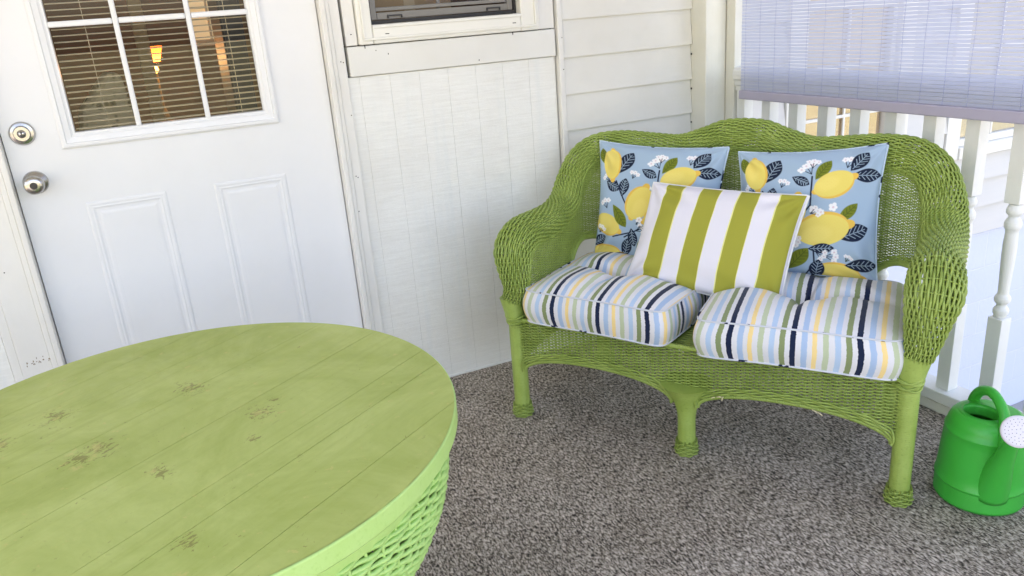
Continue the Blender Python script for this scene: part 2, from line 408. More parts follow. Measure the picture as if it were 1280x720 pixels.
bevbox('muntin', M_door, [(GX0, -.0085, DY-.003, DY+.012, z, z+.016) for z in (1.354, 1.62)]+[(.0075, .1875, DY-.003, DY+.012, z, z+.016) for z in (1.354, 1.62)]+[(.2035, GX1, DY-.003, DY+.012, z, z+.016) for z in (1.354, 1.62)], .004, door)
mb = MB(); mb.box(GX0, GX1, DY+.014, DY+.017, GZ0, GZ1); mb.build('pane', M_glass, door)
mb = MB(); z = GZ0+.008
while z < GZ1:
    c0 = DY+.030; 
    mb.add([(GX0+.004, c0-.006, z-.0012), (GX1-.004, c0-.006, z-.0012), (GX1-.004, c0, z+.0010), (GX0+.004, c0, z+.0010), (GX0+.004, c0+.006, z+.0018), (GX1-.004, c0+.006, z+.0018),
            (GX0+.004, c0-.006, z-.0020), (GX1-.004, c0-.006, z-.0020), (GX1-.004, c0, z+.0003), (GX0+.004, c0, z+.0003), (GX0+.004, c0+.006, z+.0010), (GX1-.004, c0+.006, z+.0010)],
           [(0,1,2,3),(3,2,5,4),(7,6,9,8),(8,9,10,11),(0,6,7,1),(4,5,11,10)])
    z += .0172
for x in (-.082, .30): mb.box(x, x+.0012, DY+.0225, DY+.0235, GZ0, GZ1)
mb.build('blind_slats', M_slat, door)
# embossed lower panels
mb = MB()
for (x0, x1) in ((-.192, .031), (.172, .395)):
    frame_ring(mb, x0, x1, .20, .862, [(-.001, DY-.0003), (.003, DY-.0024), (.008, DY-.0030), (.013, DY-.0020), (.017, DY-.0028), (.023, DY-.0006), (.030, DY-.0005), (.036, DY-.0018), (.042, DY-.0022), (.043, DY-.0020)])
    e = .0429; mb.add([(x0+e, DY-.0021, .20+e), (x1-e, DY-.0021, .20+e), (x1-e, DY-.0021, .862-e), (x0+e, DY-.0021, .862-e)], [(0,1,2,3)])
mb.build('embossed_panel', M_door, door)
def lathe_y(mb, prof, cx, cz, y0, seg=36):
    p = np.array(prof, float); ph = np.arange(seg)*2*np.pi/seg; n = len(p)
    V = np.stack([cx + p[:,0:1]*np.cos(ph), y0 - np.repeat(p[:,1:2], seg, 1), cz + p[:,0:1]*np.sin(ph)], -1)
    idx = np.arange(n*seg).reshape(n, seg)
    mb.add(V.reshape(-1,3), np.stack([idx[:-1], np.roll(idx[:-1],-1,1), np.roll(idx[1:],-1,1), idx[1:]], -1).reshape(-1,4))
mb = MB(); lathe_y(mb, [(.033,0),(.033,.004),(.029,.009),(.022,.011),(.0205,.016),(.0195,.018),(.0001,.0185)], -.302, 1.081, DY)
db = mb.build('deadbolt', M_metal, door, smooth=False)
mb = MB(); lathe_y(mb, [(.011,0.017),(.0112,.0200),(.0001,.0205)], -.302, 1.081, DY); mb.build('key_cylinder', M_metal, door, smooth=True)
mb = MB(); mb.box(-.3035,-.3005,DY-.0212,DY-.0198,1.073,1.084); mb.box(-.3045,-.2995,DY-.0212,DY-.0198,1.0835,1.087); mb.build('keyhole', M_metald, door)
mb = MB(); lathe_y(mb, [(.033,0),(.033,.003),(.030,.008),(.020,.012),(.0135,.018),(.0125,.030),(.017,.036),(.0245,.043),(.0268,.052),(.0255,.060),(.020,.0655),(.0135,.0670),(.0001,.0672)], -.302, .941, DY)
mb.build('door_knob', M_metal, door, smooth=True)
mb = MB(); lathe_y(mb, [(.0095,0.0665),(.0097,.0685),(.0001,.0688)], -.302, .941, DY); mb.build('key_cylinder', M_metald, door)

# porch corner post is part of the house frame
bevbox('corner_post', M_post, [(2.0105, 2.1075, -.094, .03, 0, 2.45)], .004)

# ---- house wall beyond the porch rail (outside): siding, windows, block foundation
ex = 2.1905
mv = NT('vinyl_siding'); vv_ = mv.coord(scale=(2,30,30)); mv.base(mv.mix(mv.noise(vv_,1,3), srgb(214,213,209), srgb(204,204,202))); M_vside = mv.fin(.5, .3)
W1 = (2.60, 3.16); W2 = (3.64, 4.20); WZ = (.50, 1.95)
lap('outer_siding', 2.245, W1[0]-.10, .02, 2.45, .145, 0, M_vside, house, .022)
lap('outer_siding', W1[0]-.0995, W2[1]+.10, .02, WZ[0]-.062, .145, 0, M_vside, house, .022)
lap('outer_siding', W1[0]-.0995, W2[1]+.10, WZ[1]+.05, 2.45, .145, 0, M_vside, house, .022)
lap('outer_siding', W1[1]+.10, W2[0]-.10, WZ[0]-.06, WZ[1]+.049, .145, 0, M_vside, house, .022)
lap('outer_siding', W2[1]+.1005, 9.0, .02, 2.45, .145, 0, M_vside, house, .022)
bevbox('corner_board', M_post, [(2.19, 2.2440, -.028, .03, -1.25, 2.45)], .003)
def blk():
    t = NT('painted_block_foundation'); v = t.coord(); sp = t.n('SeparateXYZ'); t.l(v, sp.inputs[0]); cb = t.n('CombineXYZ'); t.l(sp.outputs[0], cb.inputs[0]); t.l(sp.outputs[2], cb.inputs[1])
    br = t.n('TexBrick'); br.inputs['Scale'].default_value = 1; br.inputs['Brick Width'].default_value = .40; br.inputs['Row Height'].default_value = .20; br.inputs['Mortar Size'].default_value = .004; br.inputs['Mortar Smooth'].default_value = .4
    br.inputs['Color1'].default_value = srgb(206,214,232); br.inputs['Color2'].default_value = srgb(210,217,234); br.inputs['Mortar'].default_value = srgb(216,221,233)
    t.l(cb.outputs[0], br.inputs['Vector']); n = t.noise(v, 40, 5, .6)
    t.base(br.outputs[0]); t.bump(t.math('ADD', t.math('MULTIPLY', br.outputs['Fac'], -.6), t.math('MULTIPLY', n, .5)), .5, .006); return t.fin(.8, .2)
bevbox('block_foundation', blk(), [(2.245, 9.0, .004, .1, -1.25, .018)], 0)
M_bshade = NT('window_blind_outer'); sv = M_bshade.coord(); M_bshade.base(srgb(186,158,112)); M_bshade = M_bshade.fin(.7)
for (x0, x1), cc in ((W1, srgb(196,164,122)), (W2, srgb(180,174,164))):
    f = bevbox('window', M_vinyl, [(x0-.098, x0, -.022, .06, WZ[0]-.058, WZ[1]+.048), (x1, x1+.098, -.022, .06, WZ[0]-.058, WZ[1]+.048), (x0+.0005, x1-.0005, -.030, .06, WZ[0]-.058, WZ[0]), (x0+.0005, x1-.0005, -.022, .06, WZ[1], WZ[1]+.048)], .004)
    bevbox('sash', M_vinyl, [(x0+.0005, x0+.03, .0, .03, WZ[0]+.001, WZ[1]-.001), (x1-.03, x1-.0005, .0, .03, WZ[0]+.001, WZ[1]-.001), (x0+.031, x1-.031, .0, .03, WZ[0]+.001, WZ[0]+.035), (x0+.031, x1-.031, -.003, .03, 1.21, 1.25)], .002, f)
    bevbox('muntin', M_vinyl, [(x0+.031, x1-.031, .012, .02, z, z+.014) for z in (.74, .96)] + [((x0+x1)/2-.006, (x0+x1)/2+.006, .0115, .0195, WZ[0]+.036, 1.2095)], .001, f)
    mb = MB(); mb.box(x0+.031, x1-.031, .022, .024, WZ[0]+.036, WZ[1]-.002); mb.build('pane', M_glass, f)
    tb = NT('woven_shade'); v = tb.coord(scale=(60, 60, 2)); tb.base(tb.mix(tb.math('MULTIPLY', tb.noise(v, 1, 3), .5), cc, (.9,.85,.7,1), 'MULTIPLY'))
    mb = MB(); mb.box(x0+.032, x1-.032, .030, .033, WZ[0]+.036, WZ[1]-.002); mb.build('inner_shade', tb.fin(.6), f)
bevbox('wall_backing', M_dark, [(2.25, 8.9, .102, .11, -.5, 2.4)], 0)

# rooms' dark shell behind the wall (interior seen through the panes)
M_room = paint('room_wall', srgb(104,80,50), .8, .2, .1)
mb = MB(); mb.box(-2.0, 2.1, 3.4, 3.5, 0, 2.45); mb.box(-2.1, -2.0, .1, 3.5, 0, 2.45); mb.box(2.1, 2.18, .12, 3.5, 0, 2.45); mb.box(-2.1, 2.18, .1, 3.5, 2.45, 2.55); mb.box(-2.1, 2.18, .1, 3.5, -.1, -.02)
tag(mb.build('interior_walls', M_room), kind='structure')
bevbox('inner_wall_face', M_room, [(-2.0, -.40, .055, .09, 0, 2.45), (.60, .70, .055, .09, 0, 2.45), (1.30, 2.1, .055, .09, 0, 2.45), (.7005, 1.2995, .055, .09, 0, 1.22), (-.3995, .5995, .06, .09, 2.06, 2.45), (.7005,1.2995,.06,.09,2.0,2.45)], 0)

# roof of the porch (above the frame; it shades the porch)
mb = MB(); mb.box(-3.4, 2.25, -2.3, -.0, 2.46, 2.54)
mb.build('porch_ceiling', paint('ceiling_paint', srgb(225,226,224), .6, .2, .1), house)
mb = MB(); mb.box(-3.5, 9.1, .0, 3.6, 2.56, 4.6); mb.box(2.2, 9.0, -.15, 0, 2.47, 2.55); mb.build('roof', M_grey, house)
# ------------------------------------------------------------ railing
RX = 2.135
rail = thing('porch_railing', 'white porch railing with turned balusters behind the green wicker loveseat', 'railing', (RX, -1.9, 0))
def loc(mb, name, mat, parent, **k): return mb.build(name, mat, parent, **k)
def sub(mb_fn): mb = MB(); mb_fn(mb); return mb
T_r = np.eye(4); T_r[:3,3] = (-RX, 1.9, 0)
mb = MB(); mb.box(2.108, 2.168, -.144, -.0945, 0, 2.45); mb.build('newel_post', M_post, rail, bevel=.003, T=T_r)
# handrail: moulded profile swept along y
prof = [(-.034,.995),(-.036,1.010),(-.033,1.026),(-.022,1.037),(0,1.041),(.022,1.037),(.033,1.026),(.036,1.010),(.034,.995),(.026,.988),(.024,.972),(.018,.966),(.018,.950),(-.018,.950),(-.018,.966),(-.024,.972),(-.026,.988)]
P = np.array([[(RX+x, y, z) for x, z in prof+[prof[0]]] for y in (-.1445, -3.6)])
mb = MB(); mb.grid(P); mb.build('handrail', M_rail, rail, T=T_r)
mb = MB(); mb.box(RX-.045, RX+.045, -3.6, -.1445, .038, .076); mb.build('bottom_rail', M_rail, rail, bevel=.004, T=T_r)
mb = MB(); mb.box(RX-.038, RX+.03, -3.6, -.1445, .0005, .0365); mb.build('kick_board', M_post, rail, bevel=.003, T=T_r)
bal = None
def baluster_mb():
    mb = MB(); h = .0215
    mb.box(-h, h, -h, h, .0765, .362); mb.box(-h, h, -h, h, .702, .9495)
    prof = [(.010,.700),(.0165,.697),(.019,.690),(.0215,.684),(.0215,.676),(.019,.670),(.0145,.666),(.014,.660),(.0175,.655),(.0215,.648),(.0225,.640),(.0215,.632),(.0185,.626),(.0165,.618),(.0175,.60),(.0185,.58),(.0180,.54),(.0165,.50),(.0150,.46),(.0145,.440),(.0150,.434),(.0190,.428),(.0215,.422),(.0215,.414),(.0185,.408),(.0135,.403),(.0135,.397),(.0175,.392),(.0210,.386),(.0205,.376),(.0170,.368),(.0150,.3625)]
    mb.lathe(prof, 20)
    return mb
k = 0
y = -.178
while y > -3.5:
    if bal is None:
        bal = baluster_mb().build('baluster', M_rail, rail, bevel=.0015); o = bal
    else:
        o = bal.copy(); COL.objects.link(o); o.parent = rail
    o.location = (0, y+1.9, 0); y -= .1372
# dark marks (brad nails) are in the paint material

# ------------------------------------------------------------ outdoor slatted blind
blind = thing('porch_blind', 'pale lavender slatted roll-down porch blind hanging over the railing', 'blind', (2.07, -1.2, .93))
T_b = np.eye(4); T_b[:3,3] = (-2.07, 1.2, -.93)
def blind_mat():
    t = NT('translucent_lavender_vinyl'); t.t.nodes.remove(t.b)
    v = t.coord(scale=(1,2,40)); n = t.noise(v, 1, 3)
    c_ = t.mix(n, srgb(212,217,233), srgb(224,228,239))
    d = t.n('BsdfDiffuse'); t.l(c_, d.inputs[0]); tr = t.n('BsdfTranslucent'); tr.inputs[0].default_value = srgb(222,226,240)
    gl = t.n('BsdfGlossy'); gl.inputs['Roughness'].default_value = .3
    mx = t.n('MixShader'); mx.inputs[0].default_value = .6; t.l(d.outputs[0], mx.inputs[1]); t.l(tr.outputs[0], mx.inputs[2])
    tp = t.n('BsdfTransparent'); tp.inputs[0].default_value = (.92,.94,1,1)
    m2 = t.n('MixShader'); m2.inputs[0].default_value = .20; t.l(mx.outputs[0], m2.inputs[1]); t.l(tp.outputs[0], m2.inputs[2])
    m3 = t.n('MixShader'); m3.inputs[0].default_value = .03; t.l(m2.outputs[0], m3.inputs[1]); t.l(gl.outputs[0], m3.inputs[2])
    t.l(m3.outputs[0], t.out.inputs[0]); return t.m
M_blind = blind_mat()
BY0, BY1 = -3.1, -.228
mb = MB(); z = .962
i = 0
while z < 2.35:
    n = 2; dz = .0096 + .0002*rng.random()
    sag = .0012*math.sin(i*1.3)
    mb.box(2.0685+.0004*math.sin(i*2.1), 2.0705+.0004*math.sin(i*2.1), BY0, BY1+.0012*rng.random(), z, z+dz); z += .0112; i += 1
mb.build('slats', M_blind, blind, T=T_b)
mb = MB()
for j in range(40):
    yy = BY1-.022-.0745*j
    if yy < BY0: break
    zz = np.arange(.962, 2.35, .0056); P = np.stack([2.0705-.0034+.0012*np.cos(zz/.0056*np.pi), yy+.0009*np.sin(zz*37+j), zz], -1)
    mb.tube(P, .0006, seg=4, cap=False)
mt = NT('blind_twine'); mt.base(srgb(150,158,192)); mb.build('twine', mt.fin(.7), blind, T=T_b)
mt = NT('lavender_grey_bar'); mt.base(srgb(172,168,190)); mt.b.inputs['Roughness'].default_value = .45
mb = MB(); mb.box(2.060, 2.078, BY0, BY1+.002, .928, .9605); mb.build('bottom_bar', mt.m, blind, bevel=.004, T=T_b)
mb = MB(); P = np.stack([np.full(2, 2.07), np.array([BY0, BY1]), np.full(2, 2.375)], -1); mb.tube(P, .03, seg=16); mb.build('roller', mt.m, blind, smooth=True, T=T_b)

# ------------------------------------------------------------ wicker loveseat
MID = np.array([1.2961, -.910]); EX = np.array([.53759699, -.84320192])
RZ = math.atan2(EX[1], EX[0])
sofa = thing('wicker_loveseat', 'green painted wicker loveseat with camel back and rolled arms in the porch corner', 'loveseat', (MID[0], MID[1], 0), RZ)

def catmull(pts, n_per=24):
    pts = np.asarray(pts, float); P = np.vstack([2*pts[0]-pts[1], pts, 2*pts[-1]-pts[-2]]); out = []
    for i in range(1, len(P)-2):
        t = np.linspace(0, 1, n_per, endpoint=False)[:, None]
        p0, p1, p2, p3 = P[i-1], P[i], P[i+1], P[i+2]
        out.append(.5*((2*p1)+(-p0+p2)*t+(2*p0-5*p1+4*p2-p3)*t*t+(-p0+3*p1-3*p2+p3)*t**3))
    out.append(pts[-1][None]); return np.vstack(out)
# x, y, z, radius, nx, ny, nz, theta_end(deg)
half = [
 (-.590,-.006,.425,.033,  0,-1, 0,  345),
 (-.592,-.008,.470,.038,-.05,-1,.05, 335),
 (-.598,-.004,.530,.048,-.1,-1,.15, 305),
 (-.604,.012,.582,.058,-.1,-.85,.5, 290),
 (-.602,.055,.616,.057,-.1,-.35,.95, 285),
 (-.598,.130,.624,.053,-.1,-.05,1, 285),
 (-.598,.220,.624,.052,-.12,-.05,1, 290),
 (-.599,.310,.632,.051,-.2,-.25,.9, 295),
 (-.596,.380,.660,.050,-.45,-.45,.65, 295),
 (-.585,.425,.720,.050,-.75,-.25,.45, 295),
 (-.555,.460,.785,.050,-.65,-.1,.7, 295),
 (-.500,.492,.822,.049,-.30,.0,.95, 295),
 (-.410,.512,.832,.047,-.05,.0,1, 295),
 (-.310,.522,.824,.047,.0,.0,1, 295),
 (-.210,.524,.820,.047,.0,.0,1, 295),
 (-.120,.526,.846,.047,-.1,.0,1, 295),
 (-.050,.528,.870,.047,-.05,.0,1, 295)]
full = half + [(-x,y,z,r,-nx,ny,nz,th) for (x,y,z,r,nx,ny,nz,th) in reversed(half)]
def _adj(q):
    x, y, z, rr, nx, ny, nz, th = q
    k = min(1, max(0, (.5-y)/.25)) * (1 if z > .45 else .3)
    return (x+(.026 if x < 0 else .010)*k, y, z, rr*(1+.05*min(1, max(0, (z-.42)/.1))), nx, ny, nz, th)
D = catmull([_adj(q) for q in full])
seg_l = np.linalg.norm(np.diff(D[:,:3], axis=0), axis=1); S = np.concatenate([[0], np.cumsum(seg_l)]); LEN = S[-1]
def at_s(s):
    return np.stack([np.interp(s, S, D[:,k]) for k in range(8)], -1)
SS = np.linspace(0, LEN, 1600); DD = at_s(SS)
Tn = np.gradient(DD[:,:3], axis=0); Tn /= np.linalg.norm(Tn, axis=1)[:,None]
Nn = DD[:,4:7] - Tn*(DD[:,4:7]*Tn).sum(1)[:,None]
ker = np.ones(41)/41
Nn = np.stack([np.convolve(np.pad(Nn[:,k], 20, mode='edge'), ker, 'valid') for k in range(3)], -1)
Nn -= Tn*(Nn*Tn).sum(1)[:,None]; Nn /= np.linalg.norm(Nn, axis=1)[:,None]
Bn = np.cross(Tn, Nn)
def interp3(s, A): return np.stack([np.interp(s, SS, A[:,k]) for k in range(3)], -1)
def band(s, th):
    s = np.asarray(s, float); C_ = interp3(s, DD[:,:3]); r = np.interp(s, SS, DD[:,3])[:,None]
    N_ = interp3(s, Nn); B_ = interp3(s, Bn); th = np.broadcast_to(th, s.shape)[:,None]
    d = np.cos(th)*B_ + np.sin(th)*N_
    return C_ + r*d, d
TH0 = R_(-38)
# woven strand helper: P points, N surface normals, phase list
def strand(mb, P, N, phase, amp, r, seg=5):
    c_ = np.cos(phase); w_ = np.sign(c_)*np.abs(c_)**.65
    mb.tube(P + N*(amp*w_)[:,None], r, N=N, seg=seg, cap=False)

# rolled edge band
mb = MB()
ds = .0046; s = np.arange(0, LEN, ds); spc = .0215
rows = 50
for j in range(rows):
    f = j/(rows-1)
    th_end = np.radians(np.interp(s, SS, DD[:,7])); th = TH0 + f*(th_end-TH0)
    P, N = band(s, th)
    pit = np.interp(s, SS, DD[:,3])*(th_end-TH0)/(rows-1)
    strand(mb, P, N, np.pi*s/spc + np.pi*j, .0036, np.clip(.50*pit, .0024, .0034))
mb.build('rolled_edge', M_wick, sofa, smooth=True)
mb = MB()
for k in range(int(LEN/spc)+1):
    s0 = np.full(40, k*spc); th = np.linspace(TH0, R_(float(np.interp(k*spc, SS, DD[:,7]))), 40)
    P, N = band(s0, th); mb.tube(P, .0024, N=N, seg=5, cap=False)
# braid along the crease
for ph in (0, 2.1, 4.2):
    P, N = band(s, np.full(len(s), TH0-.06)); B_ = np.cross(np.gradient(P, axis=0)/ds, N)
    a_ = s*2*np.pi/.026+ph; mb.tube(P+N*(.0035*np.cos(a_))[:,None]+B_*(.0035*np.sin(a_))[:,None], .0030, N=N, seg=5, cap=False)
# outer border
P, N = band(s, np.radians(np.interp(s, SS, DD[:,7]))+.08); mb.tube(P, .0055, N=N, seg=6)
mb.build('edge_stakes', M_wick, sofa, smooth=True)

# inner wall: arms and back
ZB = .345
def crease(s): return band(s, np.full(np.shape(s), TH0))[0]
cr = crease(SS)
low = cr.copy()
cx_, cy_ = cr[:,0], cr[:,1]
lx = cx_*.985; ly = np.maximum(cy_-.012*np.clip((cy_-.1)/.3,0,1), .0); low = np.stack([lx, ly, np.full_like(lx, ZB)], -1)
kk = np.ones(31)/31
for q in (0,1): low[:,q] = np.convolve(np.pad(low[:,q], 15, mode='edge'), kk, 'valid')
path = np.concatenate([[0], np.cumsum(np.linalg.norm(np.diff(low[:,:2], axis=0), axis=1))])
PL_ = path[-1]
# arch openings at the two back corners, given along the plan path
cornerL = np.interp(-.40, low[200:1400,0], path[200:1400])
def arch_z(pp):
    z = np.full_like(pp, ZB)
    for c0 in (ARC, PL_-ARC):
        q = (pp-c0)/ARW
        z = np.where(np.abs(q) < 1, ZB + ARH*np.power(np.clip(1-np.abs(q)**2.4, 0, 1), .5), z)
    return z
_i = int(np.argmax((low[:,0] > -.515) & (low[:,1] > .30))); ARC = float(path[_i]); ARW, ARH = .145, .178
def wall_pt(s_, z):
    c_ = interp3(s_, cr); l_ = interp3(s_, low); v = (z-ZB)/(np.maximum(c_[:,2],ZB+.02)-ZB)
    p = l_ + (c_-l_)*v[:,None]; p[:,2] = z
    return p
# use the plan path as parameter
def s_of_path(pp): return np.interp(pp, path, SS)
pp = np.arange(0, PL_, .0036); s_ = s_of_path(pp); crz = interp3(s_, cr)[:,2]; az = arch_z(pp)
l0 = interp3(s_, low); Tp = np.gradient(l0, axis=0); Tp[:,2]=0; Tp /= np.linalg.norm(Tp, axis=1)[:,None]+1e-9
Nw = np.stack([Tp[:,1], -Tp[:,0], np.zeros(len(Tp))], -1)     # towards the sitter
SPW = .0145
def runs(mask):
    out = []; i = 0
    while i < len(mask):
        if mask[i]:
            j = i
            while j < len(mask) and mask[j]: j += 1
            if j-i > 3: out.append((i, j))
            i = j
        else: i += 1
    return out
yb = interp3(s_, low)[:,1]
mbB = MB(); mbA = MB()
z = ZB+.004; j = 0
tight = lambda z: 1
while z < .90:
    mask = (z < crz-.001) & (z > az)
    for (i0, i1) in runs(mask):
        zz = np.full(i1-i0, z) + .0007*np.sin(pp[i0:i1]*19+j)
        P = wall_pt(s_[i0:i1], zz)
        r_ = .0019
        strand(mbB, P, Nw[i0:i1], np.pi*pp[i0:i1]/SPW+np.pi*j, .0026, r_, 5)
    z += .0040; j += 1
for k in range(int(PL_/SPW)+1):
    p0 = k*SPW; s0 = float(s_of_path(p0)); z0 = float(arch_z(np.array([p0]))[0]); z1 = float(np.interp(p0, pp, crz))
    if z1-z0 < .01: continue
    zz = np.linspace(z0, z1, 14); P = wall_pt(np.full(14, s0), zz); N = np.tile([np.interp(p0, pp, Nw[:,0]), np.interp(p0, pp, Nw[:,1]), 0], (14,1))
    mbB.tube(P, .0019, N=N, seg=5, cap=False)
mbB.build('back_and_arm_panel', M_wick, sofa, smooth=True)
for c0 in (ARC, PL_-ARC):
    mb = MB()
    t_ = np.linspace(-1, 1, 60); t_ = np.sign(t_)*np.abs(t_)**.6; pq = c0 + ARW*t_*.999; za = arch_z(pq); za[0] = za[-1] = ZB
    P = wall_pt(s_of_path(pq), za); mb.tube(P, .0085, seg=8)
    # frame strands round the arch
    for k in (1, 2):
        P = wall_pt(s_of_path(c0+(ARW+.009*k)*t_), np.maximum(ZB, za+.009*k)); mb.tube(P, .0035, seg=5)
    mb.build('arch_trim', M_wrap, sofa, smooth=True)

# back outer brace behind the seat + rear legs, seat deck
def wrapped_leg(x, y, z0, z1, r0, r1, name='leg', foot=True, flare=0):
    mb = MB(); n = int((z1-z0)/.0058); zz = np.linspace(z0, z1, n*3+1); t_ = (zz-z0)/(z1-z0)
    r = r0+(r1-r0)*t_ + .0010*np.cos(np.arange(len(zz))*2*np.pi/3) + flare*np.clip((t_-.45)/.55,0,1)**2.2
    mb.lathe(np.stack([r, zz], -1), 20, (x, y, 0)); mb.lathe([(.0001, z0), (r[0], z0)], 20, (x, y, 0)); mb.lathe([(r[-1], z1), (.0001, z1)], 20, (x, y, 0))
    o = mb.build(name, M_wrap, sofa, smooth=True)
    if foot:
        mb = MB(); th = np.linspace(0, 2*np.pi, 61)[:-1]
        for k in range(7):
            zc = .003+k*.0062; bulge = .0290+.0040*math.sin(min(1,(k+.5)/5)*math.pi)
            ph = th*7+math.pi*k
            P = np.stack([x+(bulge+.0028*np.cos(ph))*np.cos(th), y+(bulge+.0028*np.cos(ph))*np.sin(th), zc+.0008*np.sin(ph*.5+k)], -1)
            mb.tube(P, .0026, seg=5, closed=True)
        for k in range(14):
            a_ = k*2*np.pi/14; mb.tube([(x+.028*math.cos(a_), y+.028*math.sin(a_), .001), (x+.032*math.cos(a_), y+.032*math.sin(a_), .022), (x+.030*math.cos(a_), y+.030*math.sin(a_), .05)], .002, seg=5)
        mb.build('foot_wrap', M_wick, o, smooth=True)
    return o
for sx in (-1, 1):
    wrapped_leg(sx*.583, 0, .002, .352, .0255, .0255)
    mb = MB(); t_ = np.linspace(0, 1, 76)
    mb.tube(np.stack([sx*(.580+.012*t_), -.002-.004*t_, .340+.092*t_], -1), .0275+.0105*t_+.0007*np.cos(np.arange(76)*2*np.pi/3), seg=20); mb.build('arm_socket', M_wrap, sofa, smooth=True)
    wrapped_leg(sx*.50, .47, .002, .36, .026, .024)
wrapped_leg(0, -.002, .002, .236, .0265, .0250, flare=.050)
# collar strands where the arm meets the leg
for sx in (-1, 1):
    mb = MB()
    for k in range(5):
        th = np.linspace(0, 2*np.pi, 41)[:-1]; rr = .032+.001*k
        mb.tube(np.stack([sx*.579+rr*np.cos(th), -.001+rr*np.sin(th), .343+.006*k+.006*np.sin(th*2+k*2)], -1), .003, seg=5, closed=True)
    mb.build('collar_weave', M_wick, sofa, smooth=True)

# aprons
def apron(name, pathf, length, arches, ztop, zleg, ds=.006, sp=.0255):
    """pathf(u)->(x,y,nx,ny); arches: list of (u0,u1,apex)"""
    u = np.arange(0, length+1e-6, ds); X = pathf(u)
    P2_ = X[:, :2]; N = np.concatenate([X[:, 2:], np.zeros((len(u),1))], 1)
    def zb(u):
        z = np.full_like(u, zleg)
        for (a0, a1, ap) in arches:
            q = (u-(a0+a1)/2)/((a1-a0)/2); z = np.where(np.abs(q) < 1, zleg+(ap-zleg)*np.power(np.clip(1-np.abs(q)**2.2,0,1), .55), z)
        return z
    zl = zb(u); mb = MB(); z = ztop; j = 0
    while z > zleg-.01:
        for (i0, i1) in runs(z > zl+.004):
            P = np.stack([P2_[i0:i1,0], P2_[i0:i1,1], z+.0005*np.sin(u[i0:i1]*13+j*.5)], -1)
            strand(mb, P, N[i0:i1], np.pi*u[i0:i1]/sp+np.pi*j, .0044, .0023)
        z -= .0047; j += 1
    for k in range(int(length/sp)+1):
        u0 = k*sp; z0 = float(zb(np.array([u0]))[0]); x = np.interp(u0, u, P2_[:,0]); y_ = np.interp(u0, u, P2_[:,1])
        for d in (-.0022, .0022):
            tt = pathf(np.array([u0+d]))[0]; mb.tube([(tt[0], tt[1], z0), (tt[0], tt[1], (z0+ztop)/2), (tt[0], tt[1], ztop)], .0021, seg=5)
    o = mb.build(name, M_wick, sofa, smooth=True)
    mb = MB()
    for (a0, a1, ap) in arches:
        uu = a0 + (a1-a0)*(.5-.5*np.cos(np.linspace(0, np.pi, 260))); uu = np.clip(uu, a0+1e-4, a1-1e-4); zz = zb(uu); X2 = pathf(uu); zz[0] = zleg-.004; zz[-1] = zleg-.004
        P = np.stack([X2[:,0], X2[:,1], zz], -1); d = np.concatenate([[0], np.cumsum(np.linalg.norm(np.diff(P, axis=0), axis=1))])
        q = np.arange(0, d[-1], .0016); P = np.stack([np.interp(q, d, P[:,k]) for k in range(3)], -1)
        mb.tube(P, .0062+.0008*np.cos(q*2*np.pi/.0064), seg=8)
        N3 = np.stack([np.interp(q, d, X2[:,2]), np.interp(q, d, X2[:,3]), 0*q], -1)
        for k, off in enumerate((.011, .018, .025)):
            P2q = P.copy(); up_ = np.zeros_like(P); Tt = np.gradient(P, axis=0); Tt /= np.linalg.norm(Tt, axis=1)[:,None]+1e-9
            up_ = np.cross(N3, Tt); up_ *= np.sign(up_[:,2].mean() or 1)
            P3 = P + up_*(off*np.clip(np.sin(q/d[-1]*np.pi)*6,0,1))[:,None] + N3*(.006+.003*np.cos(q*np.pi/.024+k*2.1))[:,None]
            keep = P3[:,2] < ztop-.004
            mb.tube(P3[keep][::3], .0034, seg=5)
    mb.build('apron_binding', M_wick, o, smooth=True)
    return o
W2_ = .583
apron('seat_apron', lambda u: np.stack([u-W2_, -.010-.010*np.cos((u-W2_)/W2_*np.pi/2), 0*u, -1+0*u], -1), 2*W2_, [(.028, W2_-.040, .238), (W2_+.040, 2*W2_-.028, .238)], .352, .176)
for sx in (-1, 1):
    apron('side_apron', lambda u, sx=sx: np.stack([sx*(.588-.08*u/.47), u, sx+0*u, 0*u], -1), .47, [(.028, .44, .238)], .352, .172)
# seat deck with a wrapped rim
mb = MB(); z = .345
for k in range(60):
    y_ = .004+k*.0078
    w_ = .575-.07*y_/.47
    x = np.arange(-w_, w_, .012); P = np.stack([x, np.full_like(x, y_), np.full_like(x, .344)], -1)
    strand(mb, P, np.tile([0,0,1.0], (len(x),1)), np.pi*x/.03+np.pi*k, .003, .0038, 4)
mb.build('seat_deck', M_wick, sofa, smooth=True)
mb = MB(); t_ = np.arange(0, 1.16, .0016); mb.tube(np.stack([t_-.58, -.012-.010*np.cos((t_-.58)/.58*np.pi/2), np.full_like(t_, .356)], -1), .0070+.0008*np.cos(t_*2*np.pi/.0064), seg=8)
mb.build('seat_rim', M_wrap, sofa, smooth=True)
# bare broken cane ends on the apron
mc = NT('bare_cane'); mc.base(srgb(226,214,176)); M_cane = mc.fin(.6)
for (x, z, dx, dz) in [(.085,.215,.010,.006),(.10,.222,.014,.004),(.118,.226,-.002,-.010),(.36,.238,.014,-.003),(.375,.234,.012,-.005)]:
    mb = MB(); mb.tube([(x,-.030,z),(x+dx*.5,-.036,z+dz*.5+.003),(x+dx,-.034,z+dz)], .0017, seg=5); mb.build('frayed_cane', M_cane, sofa)

